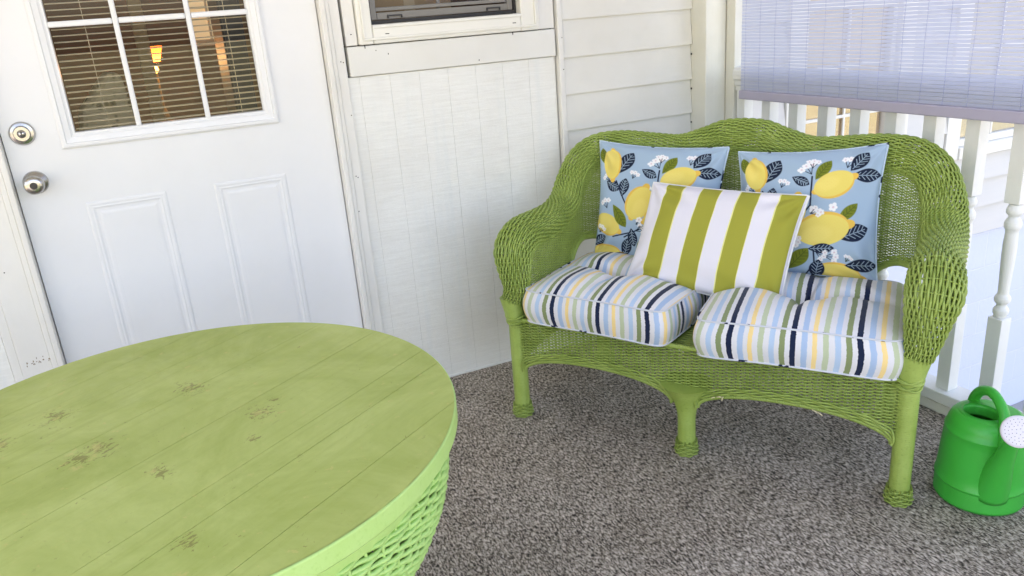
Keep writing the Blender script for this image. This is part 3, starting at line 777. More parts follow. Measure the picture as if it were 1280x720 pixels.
# ------------------------------------------------------------ fabrics
def stripe_mat():
    t = NT('multicolour_stripe_fabric'); uvn = t.n('UVMap'); uvn.uv_map = 'UVMap'
    sx = t.n('SeparateXYZ'); t.l(uvn.outputs[0], sx.inputs[0])
    mp = t.n('Mapping'); mp.inputs['Scale'].default_value = (30, 260, 1); t.l(uvn.outputs[0], mp.inputs[0])
    mp2 = t.n('Mapping'); mp2.inputs['Scale'].default_value = (9, 34, 1); t.l(uvn.outputs[0], mp2.inputs[0])
    wob = t.math('MULTIPLY', t.math('SUBTRACT', t.noise(mp.outputs[0], 1, 2), .5), .0042)
    wob2 = t.math('MULTIPLY', t.math('SUBTRACT', t.noise(mp2.outputs[0], 1, 2), .5), .0040)
    x = t.math('ADD', sx.outputs[0], t.math('ADD', wob, wob2))
    f = t.math('FRACT', t.math('ADD', t.math('DIVIDE', x, .1560), 20.0))
    Wh = srgb(222,222,226); LB = srgb(176,202,228); OL = srgb(134,148,104); NV = srgb(22,36,66); YE = srgb(246,216,150); SG = srgb(188,200,168); LB2 = srgb(166,192,222)
    seq = [(LB,.085), (Wh,.075), (OL,.085), (Wh,.075), (NV,.085), (Wh,.085), (LB2,.09), (Wh,.075), (YE,.075), (Wh,.09), (SG,.085), (Wh,.095)]
    stops = []; p = 0; tot = sum(s_[1] for s_ in seq)
    for c_, w_ in seq: stops.append((p/tot, c_)); p += w_
    col = t.ramp(f, stops, 'CONSTANT')
    t.base(col); v = t.coord(); t.bump(t.math('ADD', t.noise(v, 18, 4, .6), t.math('MULTIPLY', t.noise(v, 420, 2), .25)), .25, .006)
    t.b.inputs['Sheen Weight'].default_value = .15
    return t.fin(.85, .2)
M_stripe = stripe_mat()
def piping_mat(name, base, accent, s=26):
    t = NT(name); v = t.coord(); n = t.noise(v, s, 2); col = t.ramp(n, [(0,base),(.60,base),(.61,accent),(1,accent)], 'CONSTANT'); t.base(col); return t.fin(.8,.2)
M_pip = piping_mat('striped_piping', srgb(208,212,220), srgb(26,38,66))

def seat_cushion(label, x0, y0, z0, wx, wy, h, rot, u_off, seed, tilt=0, tuft=(0, .02)):
    rg = np.random.default_rng(seed)
    root = thing('seat_cushion', label, 'cushion', group='striped seat cushions')
    A = math.cos(RZ); B = math.sin(RZ)
    root.location = (MID[0]+EX[0]*x0-EX[1]*y0, MID[1]+EX[1]*x0+EX[0]*y0, z0); root.rotation_euler = (0, tilt, RZ+rot)
    n = 240; ph = np.linspace(0, 2*np.pi, n+1)[:-1]; e = 7
    # rounded rectangle by superellipse, resampled by arc length
    def outline(fx, fy, e=14):
        tt = np.linspace(0, 2*np.pi, 4001); c_, s_2 = np.cos(tt), np.sin(tt); X = fx*np.sign(c_)*np.abs(c_)**(2/e); Y = fy*np.sign(s_2)*np.abs(s_2)**(2/e)
        d = np.concatenate([[0], np.cumsum(np.hypot(np.diff(X), np.diff(Y)))]); q = np.linspace(0, d[-1], n+1)[:-1]
        return np.interp(q, d, X), np.interp(q, d, Y), q, d[-1]
    hx, hy = wx/2, wy/2
    X, Y, q, per = outline(hx, hy)
    # start of the perimeter = front left corner going right: shift so u = x on the front face
    i0 = np.argmin(np.abs(X)+ (Y > 0)*9); uper = q-q[i0]; uper = (uper+per/2) % per - per/2
    X = X*(1-.055*np.clip(Y/hy, 0, 1)**2)
    order = np.argsort(uper, kind='stable'); X, Y, uper = X[order], Y[order], uper[order]
    def topz(x, y):
        fx, fy = np.abs(x)/hx, np.abs(y)/hy
        z = h + .043*np.clip(1-fx**3.2,0,1)**.8*np.clip(1-fy**3.2,0,1)**.8
        dx, dy = x-tuft[0], y-tuft[1]; r = np.hypot(dx, dy); a_ = np.arctan2(dy, dx)
        z -= .076*np.exp(-(r/.055)**1.3) 
        z -= .024*np.exp(-(r/.17)**2)*np.clip(np.cos(a_*4+.5),0,1)**3
        z -= .030*np.exp(-(dy/.024)**2)*np.clip(1-fx**4,0,1)*np.exp(-(r/.26)**2)
        z += .005*np.sin(x*21+seed)*np.sin(y*17+seed*2)*np.clip(1-fx**4,0,1)*np.clip(1-fy**4,0,1)
        return z
    V = []; UV = []
    rows = []
    for k in range(9):                       # side band
        f = k/8; bul = .012*math.sin(f*math.pi)
        sc_ = 1+bul/hx; wav = .0022*np.sin(uper*31+seed)*math.sin(f*math.pi)
        rows.append(len(V)); V.append(np.stack([X*(1+(bul+wav)/hx), Y*(1+(bul+wav)/hy), np.full(n, f*h)+.003*np.sin(uper*9+seed)*(1 if k else 1)], -1)); UV.append(np.stack([uper+u_off, np.full(n, f*h)], -1))
    mb = MB(); grid_v = np.array(V)
    def ring_faces(R, n, base=0):
        idx = np.arange(R*n).reshape(R, n)[:, :] ; a_ = idx[:-1]; b2 = idx[1:]
        return np.stack([a_, np.roll(a_,-1,1), np.roll(b2,-1,1), b2], -1)
    F = ring_faces(9, n); F = F[:, :-1].reshape(-1,4)        # leave the seam open, closed below with its own verts
    # duplicate first column at the end for clean UVs
    Vc = np.concatenate([grid_v, grid_v[:, :1]], 1); UVc = np.array(UV); UVe = UVc[:, :1].copy(); UVe[...,0] += per; UVc = np.concatenate([UVc, UVe], 1)
    mb.grid(Vc); uvs = [UVc.reshape(-1,2)]
    K = 46
    for sgn in (1, 0):
        g_ = []; ug = []
        for k in range(K+1):
            f = 1-k/K; x, y_ = X*f, Y*f
            z = (topz(x, y_) if sgn else -.0*x) + (.003*np.sin(uper*9+seed) if k == 0 else .003*np.sin(uper*9+seed)*f**6)
            g_.append(np.stack([x, y_, z], -1)); ug.append(np.stack([x+u_off, y_+.3], -1))
        g_ = np.array(g_); ug = np.array(ug); g_ = np.concatenate([g_, g_[:, :1]], 1); ug = np.concatenate([ug, ug[:, :1]], 1)
        if not sgn: g_ = g_[:, ::-1]; ug = ug[:, ::-1]
        mb.grid(g_); uvs.append(ug.reshape(-1,2))
    mb.build('cover', M_stripe, root, smooth=True, uv=np.concatenate(uvs))
    mb = MB()
    for zz in (h+.0015, .0):
        mb.tube(np.stack([X*1.004, Y*1.004, zz+.003*np.sin(uper*9+seed)], -1), .0028, seg=6, closed=True)
    mb.build('piping', M_pip, root, smooth=True)
    mb = MB(); zt = float(topz(np.array([tuft[0]]), np.array([tuft[1]]))[0]); mb.lathe([(.0001,.006),(.008,.005),(.012,.001),(.012,-.004)], 16, (tuft[0], tuft[1], zt+.001)); mb.build('tuft_button', M_stripe, root, smooth=True)
    return root
seat_cushion('striped tufted seat cushion on the left half of the loveseat', -.272, .165, .368, .485, .440, .104, R_(-4), .0+.02, 1, R_(0))
seat_cushion('striped tufted seat cushion on the right half of the loveseat', .288, .154, .369, .512, .440, .104, R_(5.5), .055, 2, R_(0))

# lemon print, painted as point colours on a fine grid
LEM_BG = srgb(156,182,204)[:3]
def lemon_print(n):
    u = np.linspace(0, 1, n)[None, :].repeat(n, 0); v = np.linspace(0, 1, n)[:, None].repeat(n, 1)   # v down
    img = np.zeros((n, n, 3)); img[:] = LEM_BG
    sp = rng.random((n, n)); aa = 1.2/n
    NV = np.array(srgb(22,34,58)[:3]); YL = np.array(srgb(232,211,112)[:3]); OR_ = np.array(srgb(232,188,88)[:3]); GR = np.array(srgb(112,124,38)[:3]); GR2 = np.array(srgb(52,66,30)[:3]); WH_ = np.array(srgb(238,238,240)[:3]); PK = np.array(srgb(226,196,206)[:3]); LBL = np.array(srgb(176,204,222)[:3])
    def put(d, c_, a_=1.0):
        k = np.clip(.5-d/aa, 0, 1)[..., None]*a_; img[:] = img*(1-k)+np.array(c_)*k
    def rotc(cx, cy, ang):
        a_ = math.radians(ang); dx, dy = u-cx, v-cy; return dx*math.cos(a_)+dy*math.sin(a_), -dx*math.sin(a_)+dy*math.cos(a_)
    def seg(x0, y0, x1, y1, w_, c_):
        dx, dy = x1-x0, y1-y0; L = dx*dx+dy*dy; t = np.clip(((u-x0)*dx+(v-y0)*dy)/L, 0, 1); put(np.hypot(u-x0-t*dx, v-y0-t*dy)-w_, c_)
    def lemon(cx, cy, rx, ry, ang, side=1):
        rx *= 1.10; ry *= 1.13
        x, y = rotc(cx, cy, ang); tip = .20*np.exp(-(np.abs(x/rx)-1.02)**2/.02)*0
        yy = y/ry; xx = x/rx; body = np.sqrt(xx**2+yy**2)
        nip = np.where(xx > 0, np.sqrt(((xx-.95)/.28)**2+(yy/.28)**2), np.sqrt(((xx+.98)/.16)**2+(yy/.22)**2))
        d = (np.minimum(body, nip)-1)*min(rx, ry); put(d, OR_)
        b2 = (np.sqrt(((xx+.02)/1.0)**2+((yy+side*.11)/.93)**2)-1)*min(rx,ry); put(np.maximum(b2, d), YL)
        hl = (np.sqrt(((xx+.25)/.55)**2+((yy+side*.25)/.5)**2)-1)*min(rx,ry)
        k = (np.clip(.5-hl/.05,0,1)*.25*(d < 0))[..., None]; img[:] = img*(1-k)+np.array(srgb(248,230,140)[:3])*k
        cell = np.sin(u*n*.22*6.28/ (n/60))*np.sin(v*6.28*14+u*40)
        dots = (np.sin(u*230)*np.sin(v*230+np.sin(u*90)) > .90) & (d < -.012); img[dots] = img[dots]*.6+np.array(OR_)*.4
    def leaf(cx, cy, L, W, ang, c_=None, vein=None):
        L *= 1.2; W *= 1.32
        c_ = NV if c_ is None else c_; vein = LBL if vein is None else vein
        x, y = rotc(cx, cy, ang); h_ = W*np.clip(1-(x/L)**2, 0, 1)*(1+.25*x/L); d = np.where(np.abs(x) < L, np.abs(y)-h_, 1); put(d, c_)
        inn = (d < -.003)
        a1 = np.where(inn & (np.abs(x) < L*.8), np.abs(y)-.0018, 1); put(a1, vein, .9)
        for q in np.linspace(-.6, .55, 5):
            for sg in (-1, 1):
                dd = np.abs((x-q*L)-sg*y*.9); put(np.where(inn & (sg*y > .004) & (sg*y < W*.72*(1-q*q)), dd-.0024, 1), vein, .85)
    def flower(cx, cy, s_=1.0, sprig=True):
        s_ *= .82
        for k in range(5):
            a_ = k*1.2566+cx*9; s_ = s_*1.06; put(np.hypot(u-cx-.018*s_*math.cos(a_), v-cy-.018*s_*math.sin(a_))-.0120*s_, WH_, .95)
        put(np.hypot(u-cx, v-cy)-.006*s_, PK)
    def sprig(cx, cy, ang, s_=1.0, c_=None):
        a_ = math.radians(ang)
        for k in range(3):
            b_ = a_+(k-1)*.55; seg(cx, cy, cx+.055*s_*math.cos(b_), cy+.055*s_*math.sin(b_), .0028, NV if c_ is None else c_)
            flower(cx+.06*s_*math.cos(b_), cy+.06*s_*math.sin(b_), .7*s_)
    # stems
    for q in [(.20,.33,.27,.47),(.27,.47,.30,.52),(.545,.22,.545,.44),(.545,.44,.46,.55),(.46,.55,.40,.68),(.58,.78,.585,.90),(.585,.90,.52,1.0),(.585,.88,.68,.99),(.34,.76,.20,.80),(.42,.72,.30,.80)]: seg(*q, .006, NV)
    leaf(.055,.13,.062,.030,-105, GR, GR2); leaf(.265,.17,.092,.046,-62)
    leaf(.165,.37,.060,.034,30); leaf(.27,.38,.066,.034,-80); leaf(.47,.25,.058,.028,28)
    sprig(.54,.20,-120,1.3); sprig(.545,.15,-85,1.0); leaf(.615,.17,.075,.032,-58, GR, GR2); sprig(.77,.16,-75,1.1)
    leaf(.845,.12,.070,.040,-52); leaf(.90,.225,.082,.038,2)
    sprig(.13,.33,-130,1.0); sprig(.34,.30,-70,.9); sprig(.49,.42,-95,.8, GR2)
    lemon(.145,.19,.115,.078,82,-1); lemon(.695,.285,.125,.088,-24,1)
    lemon(.405,.50,.130,.095,-68,-1); lemon(.13,.70,.118,.078,24,1); leaf(.245,.62,.095,.036,55, GR, GR2); sprig(.12,.56,-110,1.1); sprig(.05,.77,-60,.9)
    leaf(.05,.84,.062,.036,-30); leaf(.31,.90,.080,.034,-75); sprig(.40,.74,-30,1.0)
    leaf(.795,.50,.082,.030,-48, GR, GR2); leaf(.845,.645,.090,.048,-22)
    lemon(.635,.615,.165,.112,-12,-1); leaf(.63,.765,.075,.030,-4); leaf(.47,.86,.100,.044,-52, GR, GR2)
    flower(.57,.47); flower(.62,.49,.9); flower(.70,.455,1.1); sprig(.55,.50,-20,.9); sprig(.42,.70,20,1.0); leaf(.37,.80,.07,.03,80)
    sprig(.66,.83,0,1.2); sprig(.60,.80,30,1.0); lemon(.75,.965,.140,.082,8,-1); leaf(.90,.885,.090,.038,-4); leaf(.60,.95,.080,.040,-80); lemon(.12,.955,.13,.075,4,-1); leaf(.26,.985,.07,.03,20)
    sprig(.80,.86,-60,.7, GR2); flower(.42,.64,.9)
    return img

def pillow(name, label, corners, T_, mat, n=200, color=None, pinch=.05, parent_piping=None, seed=0, group=None, cat='pillow', wrinkle=.0055, pexp=.42):
    """corners TL, TR, BR, BL in loveseat coordinates"""
    c_ = [np.array(q, float) for q in corners]; cen = sum(c_)/4
    U = np.linspace(-1, 1, n); uu, vv = np.meshgrid(U, U)        # vv: -1 top .. 1 bottom
    a_ = (1-pinch*(1-vv**2)*np.abs(uu)**2); b_ = (1-pinch*(1-uu**2)*np.abs(vv)**2)
    us, vs_ = uu*a_, vv*b_
    s1, t1 = (us+1)/2, (vs_+1)/2
    P = ((1-s1)*(1-t1))[...,None]*c_[0]+(s1*(1-t1))[...,None]*c_[1]+(s1*t1)[...,None]*c_[2]+((1-s1)*t1)[...,None]*c_[3]
    nr = np.cross(c_[1]-c_[0], c_[0]-c_[3]); nr /= np.linalg.norm(nr)
    if nr[1] > 0: nr = -nr                                   # front faces the viewer (-y)
    th = T_*np.clip((1-uu**2)*(1-vv**2), 0, 1)**pexp
    wr = wrinkle*(np.sin(uu*9+vv*5+seed)*np.abs(uu)**3*(1-uu**2)*3 + np.sin(vv*11-uu*4+seed*2)*np.abs(vv)**3*(1-vv**2)*3)
    # corner creases
    for sx in (-1, 1):
        for sy in (-1, 1):
            du, dv = uu-sx, vv-sy; ang = np.arctan2(dv*sy, du*sx); rr = np.hypot(du, dv); wr = wr + wrinkle*1.2*np.cos(ang*9+seed+sx)*np.exp(-((rr-.35)/.25)**2)
    F_ = P + nr*(th+wr*np.clip(th/T_*2,0,1))[...,None]; B_ = P - nr*th[...,None]
    root = thing(name, label, cat, group=group)
    root.location = (MID[0]+EX[0]*cen[0]-EX[1]*cen[1], MID[1]+EX[1]*cen[0]+EX[0]*cen[1], cen[2]); root.rotation_euler = (0,0,RZ)
    T = np.eye(4); T[:3,3] = -cen
    mb = MB(); mb.grid(F_); mb.grid(B_[:, ::-1]); uv = np.stack([(uu+1)/2, (1-vv)/2], -1).reshape(-1,2)
    if color is not None:
        col = np.concatenate([color.reshape(-1,3), color[:, ::-1].reshape(-1,3)]); col = np.concatenate([col, np.ones((len(col),1))], 1)
    else: col = None
    mb.build('cover', mat, root, smooth=True, uv=np.concatenate([uv, uv.reshape(n,n,2)[:, ::-1].reshape(-1,2)]), color=col, T=T)
    e = np.concatenate([P[0, :-1], P[:-1, -1], P[-1, :0:-1], P[:0:-1, 0]])[::4]
    mb = MB(); mb.tube(e, .0032, seg=6, closed=True); mb.build('piping', parent_piping or M_pip, root, smooth=True, T=T)
    return root
NPR = 330
LP = lemon_print(NPR)
tm = NT('lemon_print_fabric'); at = tm.n('Attribute'); at.attribute_name = 'print'; tm.base(at.outputs['Color']); vv2 = tm.coord(); tm.bump(tm.math('ADD', tm.noise(vv2, 14, 4, .55), tm.math('MULTIPLY', tm.noise(vv2, 500, 2), .2)), .2, .006); tm.b.inputs['Sheen Weight'].default_value = .1; M_lem = tm.fin(.8, .2)
M_lpip = piping_mat('blue_piping', srgb(188,208,224), srgb(30,42,64), 22)
pillow('throw_pillow', 'lemon print blue throw pillow nearer the house wall', [(-.470,.440,.862), (-.022,.440,.850), (-.030,.345,.480), (-.462,.340,.470)], .062, M_lem, NPR, LP, .07, M_lpip, 3, 'lemon print pillows')
pillow('throw_pillow', 'lemon print blue throw pillow nearer the porch railing', [(.012,.430,.838), (.433,.448,.870), (.446,.345,.485), (.040,.335,.470)], .062, M_lem, NPR, LP, .07, M_lpip, 5, 'lemon print pillows')
def lumbar_mat():
    t = NT('green_white_wide_stripe'); uvn = t.n('UVMap'); uvn.uv_map = 'UVMap'; sx = t.n('SeparateXYZ'); t.l(uvn.outputs[0], sx.inputs[0])
    G = srgb(158,157,64); W_ = srgb(222,220,228); Y = srgb(228,224,150)
    st = [(0, W_)]
    for k in range(4):
        c0 = .178+.243*k; st += [(c0-.062-.006, Y), (c0-.062, G), (c0+.056, Y), (c0+.062, W_)] if k < 3 else [(c0-.068, Y), (c0-.062, G), (.985, W_)]
    col = t.ramp(sx.outputs[0], st, 'CONSTANT'); t.base(col); v = t.coord(); t.bump(t.math('ADD', t.noise(v, 14, 4), t.math('MULTIPLY', t.noise(v, 500, 2), .2)), .2, .006); return t.fin(.8, .2)
mp_ = NT('white_piping'); mp_.base(srgb(230,230,228))
pillow('lumbar_pillow', 'green and white wide striped lumbar pillow leaning across the middle', [(-.212,.285,.762), (.258,.290,.745), (.222,.145,.434), (-.260,.165,.476)], .060, lumbar_mat(), 160, None, .04, mp_.fin(.8), 8, None)

# ------------------------------------------------------------ round wicker table
TC = (-.0569, -1.2815); TR_ = .4802; TH_ = .68
table = thing('wicker_table', 'round green table with worn plank top and open woven wicker skirt', 'table', (TC[0], TC[1], 0))
PLANK = -R_(33.5)
SCUFFS = [(.142,-.019,.05),(.12,-.11,.022),(.172,.015,.022),(-.11,.002,.05),(-.14,-.02,.045),(.044,.157,.045),(-.024,-.135,.035),(0,-.342,.035),(-.185,.179,.05),(-.265,.117,.04),(.262,.235,.012)]
M_top = tabletop_mat()
SEAMS = [-.39,-.268,-.205,-.045,.103,.235,.345]
# planked top: straight seams cut as grooves
def plank_top():
    mb = MB(); d = np.array([math.cos(PA), math.sin(PA)]); n_ = np.array([-d[1], d[0]])
    edges = [-TR_+.004]+SEAMS+[TR_-.004]; g_ = .0005; R0 = TR_-.003
    for i in range(len(edges)-1):
        a0 = edges[i]+(g_ if i else 0); a1 = edges[i+1]-(g_ if i < len(edges)-2 else 0); K = 40
        o_ = np.linspace(a0, a1, 14); t_ = np.linspace(-1, 1, K)
        w_ = np.sqrt(np.clip(R0**2-o_**2, 0, None))
        V = np.zeros((len(o_), K, 3))
        for k, (o1, w1) in enumerate(zip(o_, w_)):
            p = n_*o1 + d*(t_*w1)[:,None]; V[k,:,:2] = p; V[k,:,2] = TH_
        mb.grid(V)
        for kk_, oo in ((0, a0), (len(o_)-1, a1)):
            q = V[kk_]; lo = q.copy(); lo[:,2] -= .006; mb.grid(np.array([q, lo]))
    mb.lathe([(.0001, TH_-.0062), (R0, TH_-.0062)], 96)
    return mb
PA = R_(33.5)
plank_top().build('tabletop', M_top, table)
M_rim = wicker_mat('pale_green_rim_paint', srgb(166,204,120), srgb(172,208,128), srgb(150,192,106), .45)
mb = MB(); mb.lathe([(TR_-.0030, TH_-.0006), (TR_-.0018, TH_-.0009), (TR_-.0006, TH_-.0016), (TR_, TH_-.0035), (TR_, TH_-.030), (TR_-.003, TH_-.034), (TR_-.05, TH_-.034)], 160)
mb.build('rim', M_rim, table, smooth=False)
pr = np.array([(.440,.647),(.447,.625),(.452,.60),(.451,.57),(.446,.54),(.434,.50),(.415,.46),(.390,.42),(.362,.38),(.335,.34),(.312,.30),(.296,.26),(.286,.22),(.283,.18),(.288,.14),(.300,.10),(.318,.06),(.340,.02)])
dpr = np.concatenate([[0], np.cumsum(np.hypot(*np.diff(pr, axis=0).T))])
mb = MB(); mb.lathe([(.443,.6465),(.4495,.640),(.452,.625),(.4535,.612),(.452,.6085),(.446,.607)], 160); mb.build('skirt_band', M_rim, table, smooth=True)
mb = MB(); NST = 176; th = np.linspace(0, 2*np.pi, NST*4+1)[:-1]; d_ = .040; j = 0
while d_ < dpr[-1]:
    rr = np.interp(d_, dpr, pr[:,0]); zz = np.interp(d_, dpr, pr[:,1]); dn = np.interp(min(d_+.01, dpr[-1]), dpr, pr[:,0])-rr; dz = np.interp(min(d_+.01, dpr[-1]), dpr, pr[:,1])-zz
    nr = np.array([-dz, dn]); nr /= np.linalg.norm(nr)+1e-9; nr = nr if nr[0] > 0 else -nr
    ph = th*NST/4/1 + (np.pi/2)*j + .4*np.sin(th*5+j)
    off = .0036*np.cos(ph); sh = .0010*np.sin(ph*.5+j*1.3)
    R = rr+nr[0]*off; Z = zz+nr[1]*off+sh+.0004*rng.normal(size=len(th))
    P = np.stack([R*np.cos(th), R*np.sin(th), Z], -1); N = np.stack([nr[0]*np.cos(th), nr[0]*np.sin(th), np.full_like(th, nr[1])], -1)
    mb.tube(P, .0037+.0006*np.cos(ph*1.0+1.0), N=N, seg=6, closed=True); d_ += .0074 if d_ < .09 else .0080; j += 1
for k in range(NST//2):
    a_ = 2*np.pi*k/(NST//2); P = np.stack([pr[:,0]*np.cos(a_), pr[:,0]*np.sin(a_), pr[:,1]], -1); N = np.tile([math.cos(a_), math.sin(a_), 0], (len(pr),1)); mb.tube(P, .0030, N=N, seg=5, cap=False)
mb.build('wicker_skirt', M_tw, table, smooth=True)
mb = MB(); th = np.linspace(0, 2*np.pi, 400)[:-1]
for q in (0, 2.1, 4.2):
    mb.tube(np.stack([(.345+.006*np.cos(th*40+q))*np.cos(th), (.345+.006*np.cos(th*40+q))*np.sin(th), .010+.006*np.sin(th*40+q)+.004], -1), .005, seg=6, closed=True)
mb.build('base_ring', M_tw, table, smooth=True)

# ------------------------------------------------------------ watering can
CC = (1.802, -1.490)
can = thing('watering_can', 'bright green plastic watering can with white sprinkler rose by the railing', 'watering can', (CC[0], CC[1], 0), 0)
tg = NT('green_plastic'); v = tg.coord(); tg.base(tg.mix(tg.noise(v, 5, 3), srgb(10,170,56), srgb(18,184,72))); tg.bump(tg.noise(v, 60, 3), .04, .002); tg.b.inputs['Subsurface Weight'].default_value = .0; M_green = tg.fin(.34, .5)
mb = MB()
prof = [(.0001,.004),(.080,.004),(.094,.002),(.101,.006),(.1045,.012)]
for k in range(11): z = .014+k*.0042; prof += [(.1060, z), (.1048, z+.0015), (.1060, z+.003)]
prof += [(.1065,.062),(.1080,.0635),(.1080,.0665),(.1060,.069),(.1035,.10),(.1010,.14),(.0980,.18),(.0960,.200),(.0970,.202),(.0970,.206),(.0940,.2085),(.0915,.222),(.0865,.236),(.0780,.2455),(.070,.2490)]
mb.lathe(prof, 56)
# top deck with an oval opening on the side away from the spout
ca = math.atan2(.52, -.855)          # camera-left on the floor
od = np.array([-.86, .02]); od = np.array([math.cos(R_(172)), math.sin(R_(172))])
oc = od*.024; th = np.linspace(0, 2*np.pi, 57)[:-1]
outer = np.stack([.070*np.cos(th), .070*np.sin(th), np.full(56, .2490)], -1)
ax1 = np.array([-od[1], od[0]])
inner = np.array([[*(oc+od*.040*math.cos(t-R_(172))+ax1*.048*math.sin(t-R_(172))), .252] for t in th])
lip = inner.copy(); lip[:,2] += .004; lip[:,:2] = oc+(lip[:,:2]-oc)*.97; lin = inner.copy(); lin[:,:2] = oc+(inner[:,:2]-oc)*.92; lin[:,2] = .246; deep = lin.copy(); deep[:,2] = .225
G_ = np.array([outer, outer*.5+inner*.5+np.array([0,0,.003]), inner, lip, lin, deep]); G_ = np.concatenate([G_, G_[:, :1]], 1); mb.grid(G_)
# inside of the can
mb.lathe([(.086,.23),(.092,.20),(.098,.10),(.101,.012),(.0001,.010)], 40)
body = mb.build('body', M_green, can, smooth=True)
# spout: from low on the body, towards the camera right, up to the rose
hd = np.array([-.80, -.60]); hd = np.array([1.695-CC[0], -1.627-CC[1]]); Ld = np.linalg.norm(hd); hd /= Ld
def sp(t): return np.array([hd[0]*(.070+(Ld-.070)*t), hd[1]*(.070+(Ld-.070)*t), .060+(.232)*t**.92])
tt = np.linspace(0, 1, 26); P = np.array([sp(t) for t in tt]); r = np.interp(tt, [0,.2,.5,.85,1], [.046,.037,.024,.015,.014])
mb = MB(); mb.tube(P, r, seg=24); mb.build('spout', M_green, can, smooth=True)
# rose facing forward and up
rd = np.array([hd[0]*.72, hd[1]*.72, .36]); rd = np.array([-.62,-.60,.50]); rd /= np.linalg.norm(rd); rc = P[-1]+rd*.004
e1 = np.cross(rd, [0,0,1.0]); e1 /= np.linalg.norm(e1); e2 = np.cross(e1, rd)
def disc_lathe(mb, prof, seg=40):
    p = np.array(prof, float); ph = np.linspace(0, 2*np.pi, seg+1)[:-1]
    V = rc + p[:,1][:,None,None]*rd + p[:,0][:,None,None]*(np.cos(ph)[None,:,None]*e1+np.sin(ph)[None,:,None]*e2)
    idx = np.arange(len(p)*seg).reshape(len(p), seg); mb.add(V.reshape(-1,3), np.stack([idx[:-1], np.roll(idx[:-1],-1,1), np.roll(idx[1:],-1,1), idx[1:]], -1).reshape(-1,4))
tw = NT('white_plastic'); tw.base(srgb(226,222,230)); M_wp = tw.fin(.4)
mb = MB(); disc_lathe(mb, [(.015,-.030),(.020,-.018),(.032,-.006),(.037,.0),(.0375,.008),(.036,.0105),(.030,.0125),(.015,.0145),(.0001,.0150)]); rose = mb.build('rose', M_wp, can, smooth=True)
mb = MB()
for rr, cnt in ((.007,5),(.015,11),(.022,16),(.029,22)):
    for k in range(cnt):
        a_ = 2*np.pi*k/cnt+rr*90; c0 = rc + rd*(.0150-.0026*(rr/.03)**2) + rr*(math.cos(a_)*e1+math.sin(a_)*e2)
        mb.tube([c0-rd*.001, c0+rd*.0005], .0010, seg=6)
mh = NT('rose_hole'); mh.base((.12,.11,.16,1)); mb.build('rose_holes', mh.fin(.8), rose)
# handle: loop from the back of the deck over the opening to the front shoulder
bk = np.array([.030, .070]); ft = np.array([-.006, -.092]); 
hb = np.array([.0, .078]); 
vd = np.array([1.806, 1.10]); vd /= np.linalg.norm(vd); rdir = np.array([vd[1], -vd[0]])     # view direction and camera right on the floor
pts = [(*( vd*.060-rdir*.038), .238), (*(vd*.052-rdir*.036), .262), (*(vd*.030-rdir*.024), .290), (*(vd*.000-rdir*.004), .306), (*(-vd*.030+rdir*.016), .300), (*(-vd*.056+rdir*.032), .275), (*(-vd*.076+rdir*.038), .238), (*(-vd*.086+rdir*.040), .200), (*(-vd*.084+rdir*.039), .180)]
Pn = catmull(pts, 8); mb = MB(); mb.tube(Pn, np.interp(np.linspace(0,1,len(Pn)), [0,.1,.5,.75,1], [.016,.0135,.0125,.014,.012]), seg=18); mb.build('handle', M_green, can, smooth=True)

# ------------------------------------------------------------ things seen in the room through the door glass
def glow(name, c_, s_):
    t = NT(name); t.b.inputs['Emission Color'].default_value = c_; t.b.inputs['Emission Strength'].default_value = s_; t.base(c_); return t.m
def flat(name, c_, r=.7): t = NT(name); v = t.coord(); n = t.noise(v, 8, 4); t.base(t.mix(n, c_, tuple(x*.7 if i < 3 else 1 for i, x in enumerate(c_)))); return t.fin(r)
lamp = thing('table_lamp', 'small table lamp glowing amber inside the room behind the door glass', 'lamp', (.15, 2.5, 0))
mb = MB(); mb.lathe([(.0001,.74),(.07,.74),(.06,.76),(.02,.78),(.03,.84),(.02,.90),(.008,.93),(.008,1.12)], 24); mb.build('lamp_base', flat('lamp_brass', (.35,.22,.08,1), .4), lamp, smooth=True)
mb = MB(); mb.lathe([(.0001,1.12),(.014,1.127),(.018,1.142),(.012,1.158),(.0001,1.165)], 16); mb.build('bulb', glow('amber_bulb', (1,.55,.12,1), 1.2), lamp, smooth=True)
mb = MB(); mb.lathe([(.034,1.185),(.060,1.27)], 28); 
ms = NT('amber_shade'); ms.t.nodes.remove(ms.b); tr = ms.n('BsdfTranslucent'); tr.inputs[0].default_value = (.38,.13,.04,1); df = ms.n('BsdfDiffuse'); df.inputs[0].default_value = (.5,.2,.08,1); mx = ms.n('MixShader'); ms.l(tr.outputs[0], mx.inputs[1]); ms.l(df.outputs[0], mx.inputs[2]); ms.l(mx.outputs[0], ms.out.inputs[0])
mb.build('lamp_shade', ms.m, lamp, smooth=True)
pl = bpy.data.lights.new('lamp_light', 'POINT'); plo = bpy.data.objects.new('lamp_light', pl); COL.objects.link(plo); plo.parent = lamp; plo.location = (0,0,1.20); pl.energy = 3.0; pl.color = (1,.62,.28); pl.shadow_soft_size = .05
st = thing('side_table', 'dark wooden side table under the amber lamp inside the room', 'table', (.15, 2.5, 0))
mb = MB(); mb.box(-.3,.3,-.25,.25,.71,.738); mb.build('tabletop', flat('dark_wood', (.06,.03,.015,1), .4), st, bevel=.004)
for sx in (-.26,.26):
    for sy in (-.21,.21):
        mb = MB(); mb.box(sx-.02,sx+.02,sy-.02,sy+.02,0,.709); mb.build('leg', flat('dark_wood_leg', (.06,.03,.015,1), .4), st)
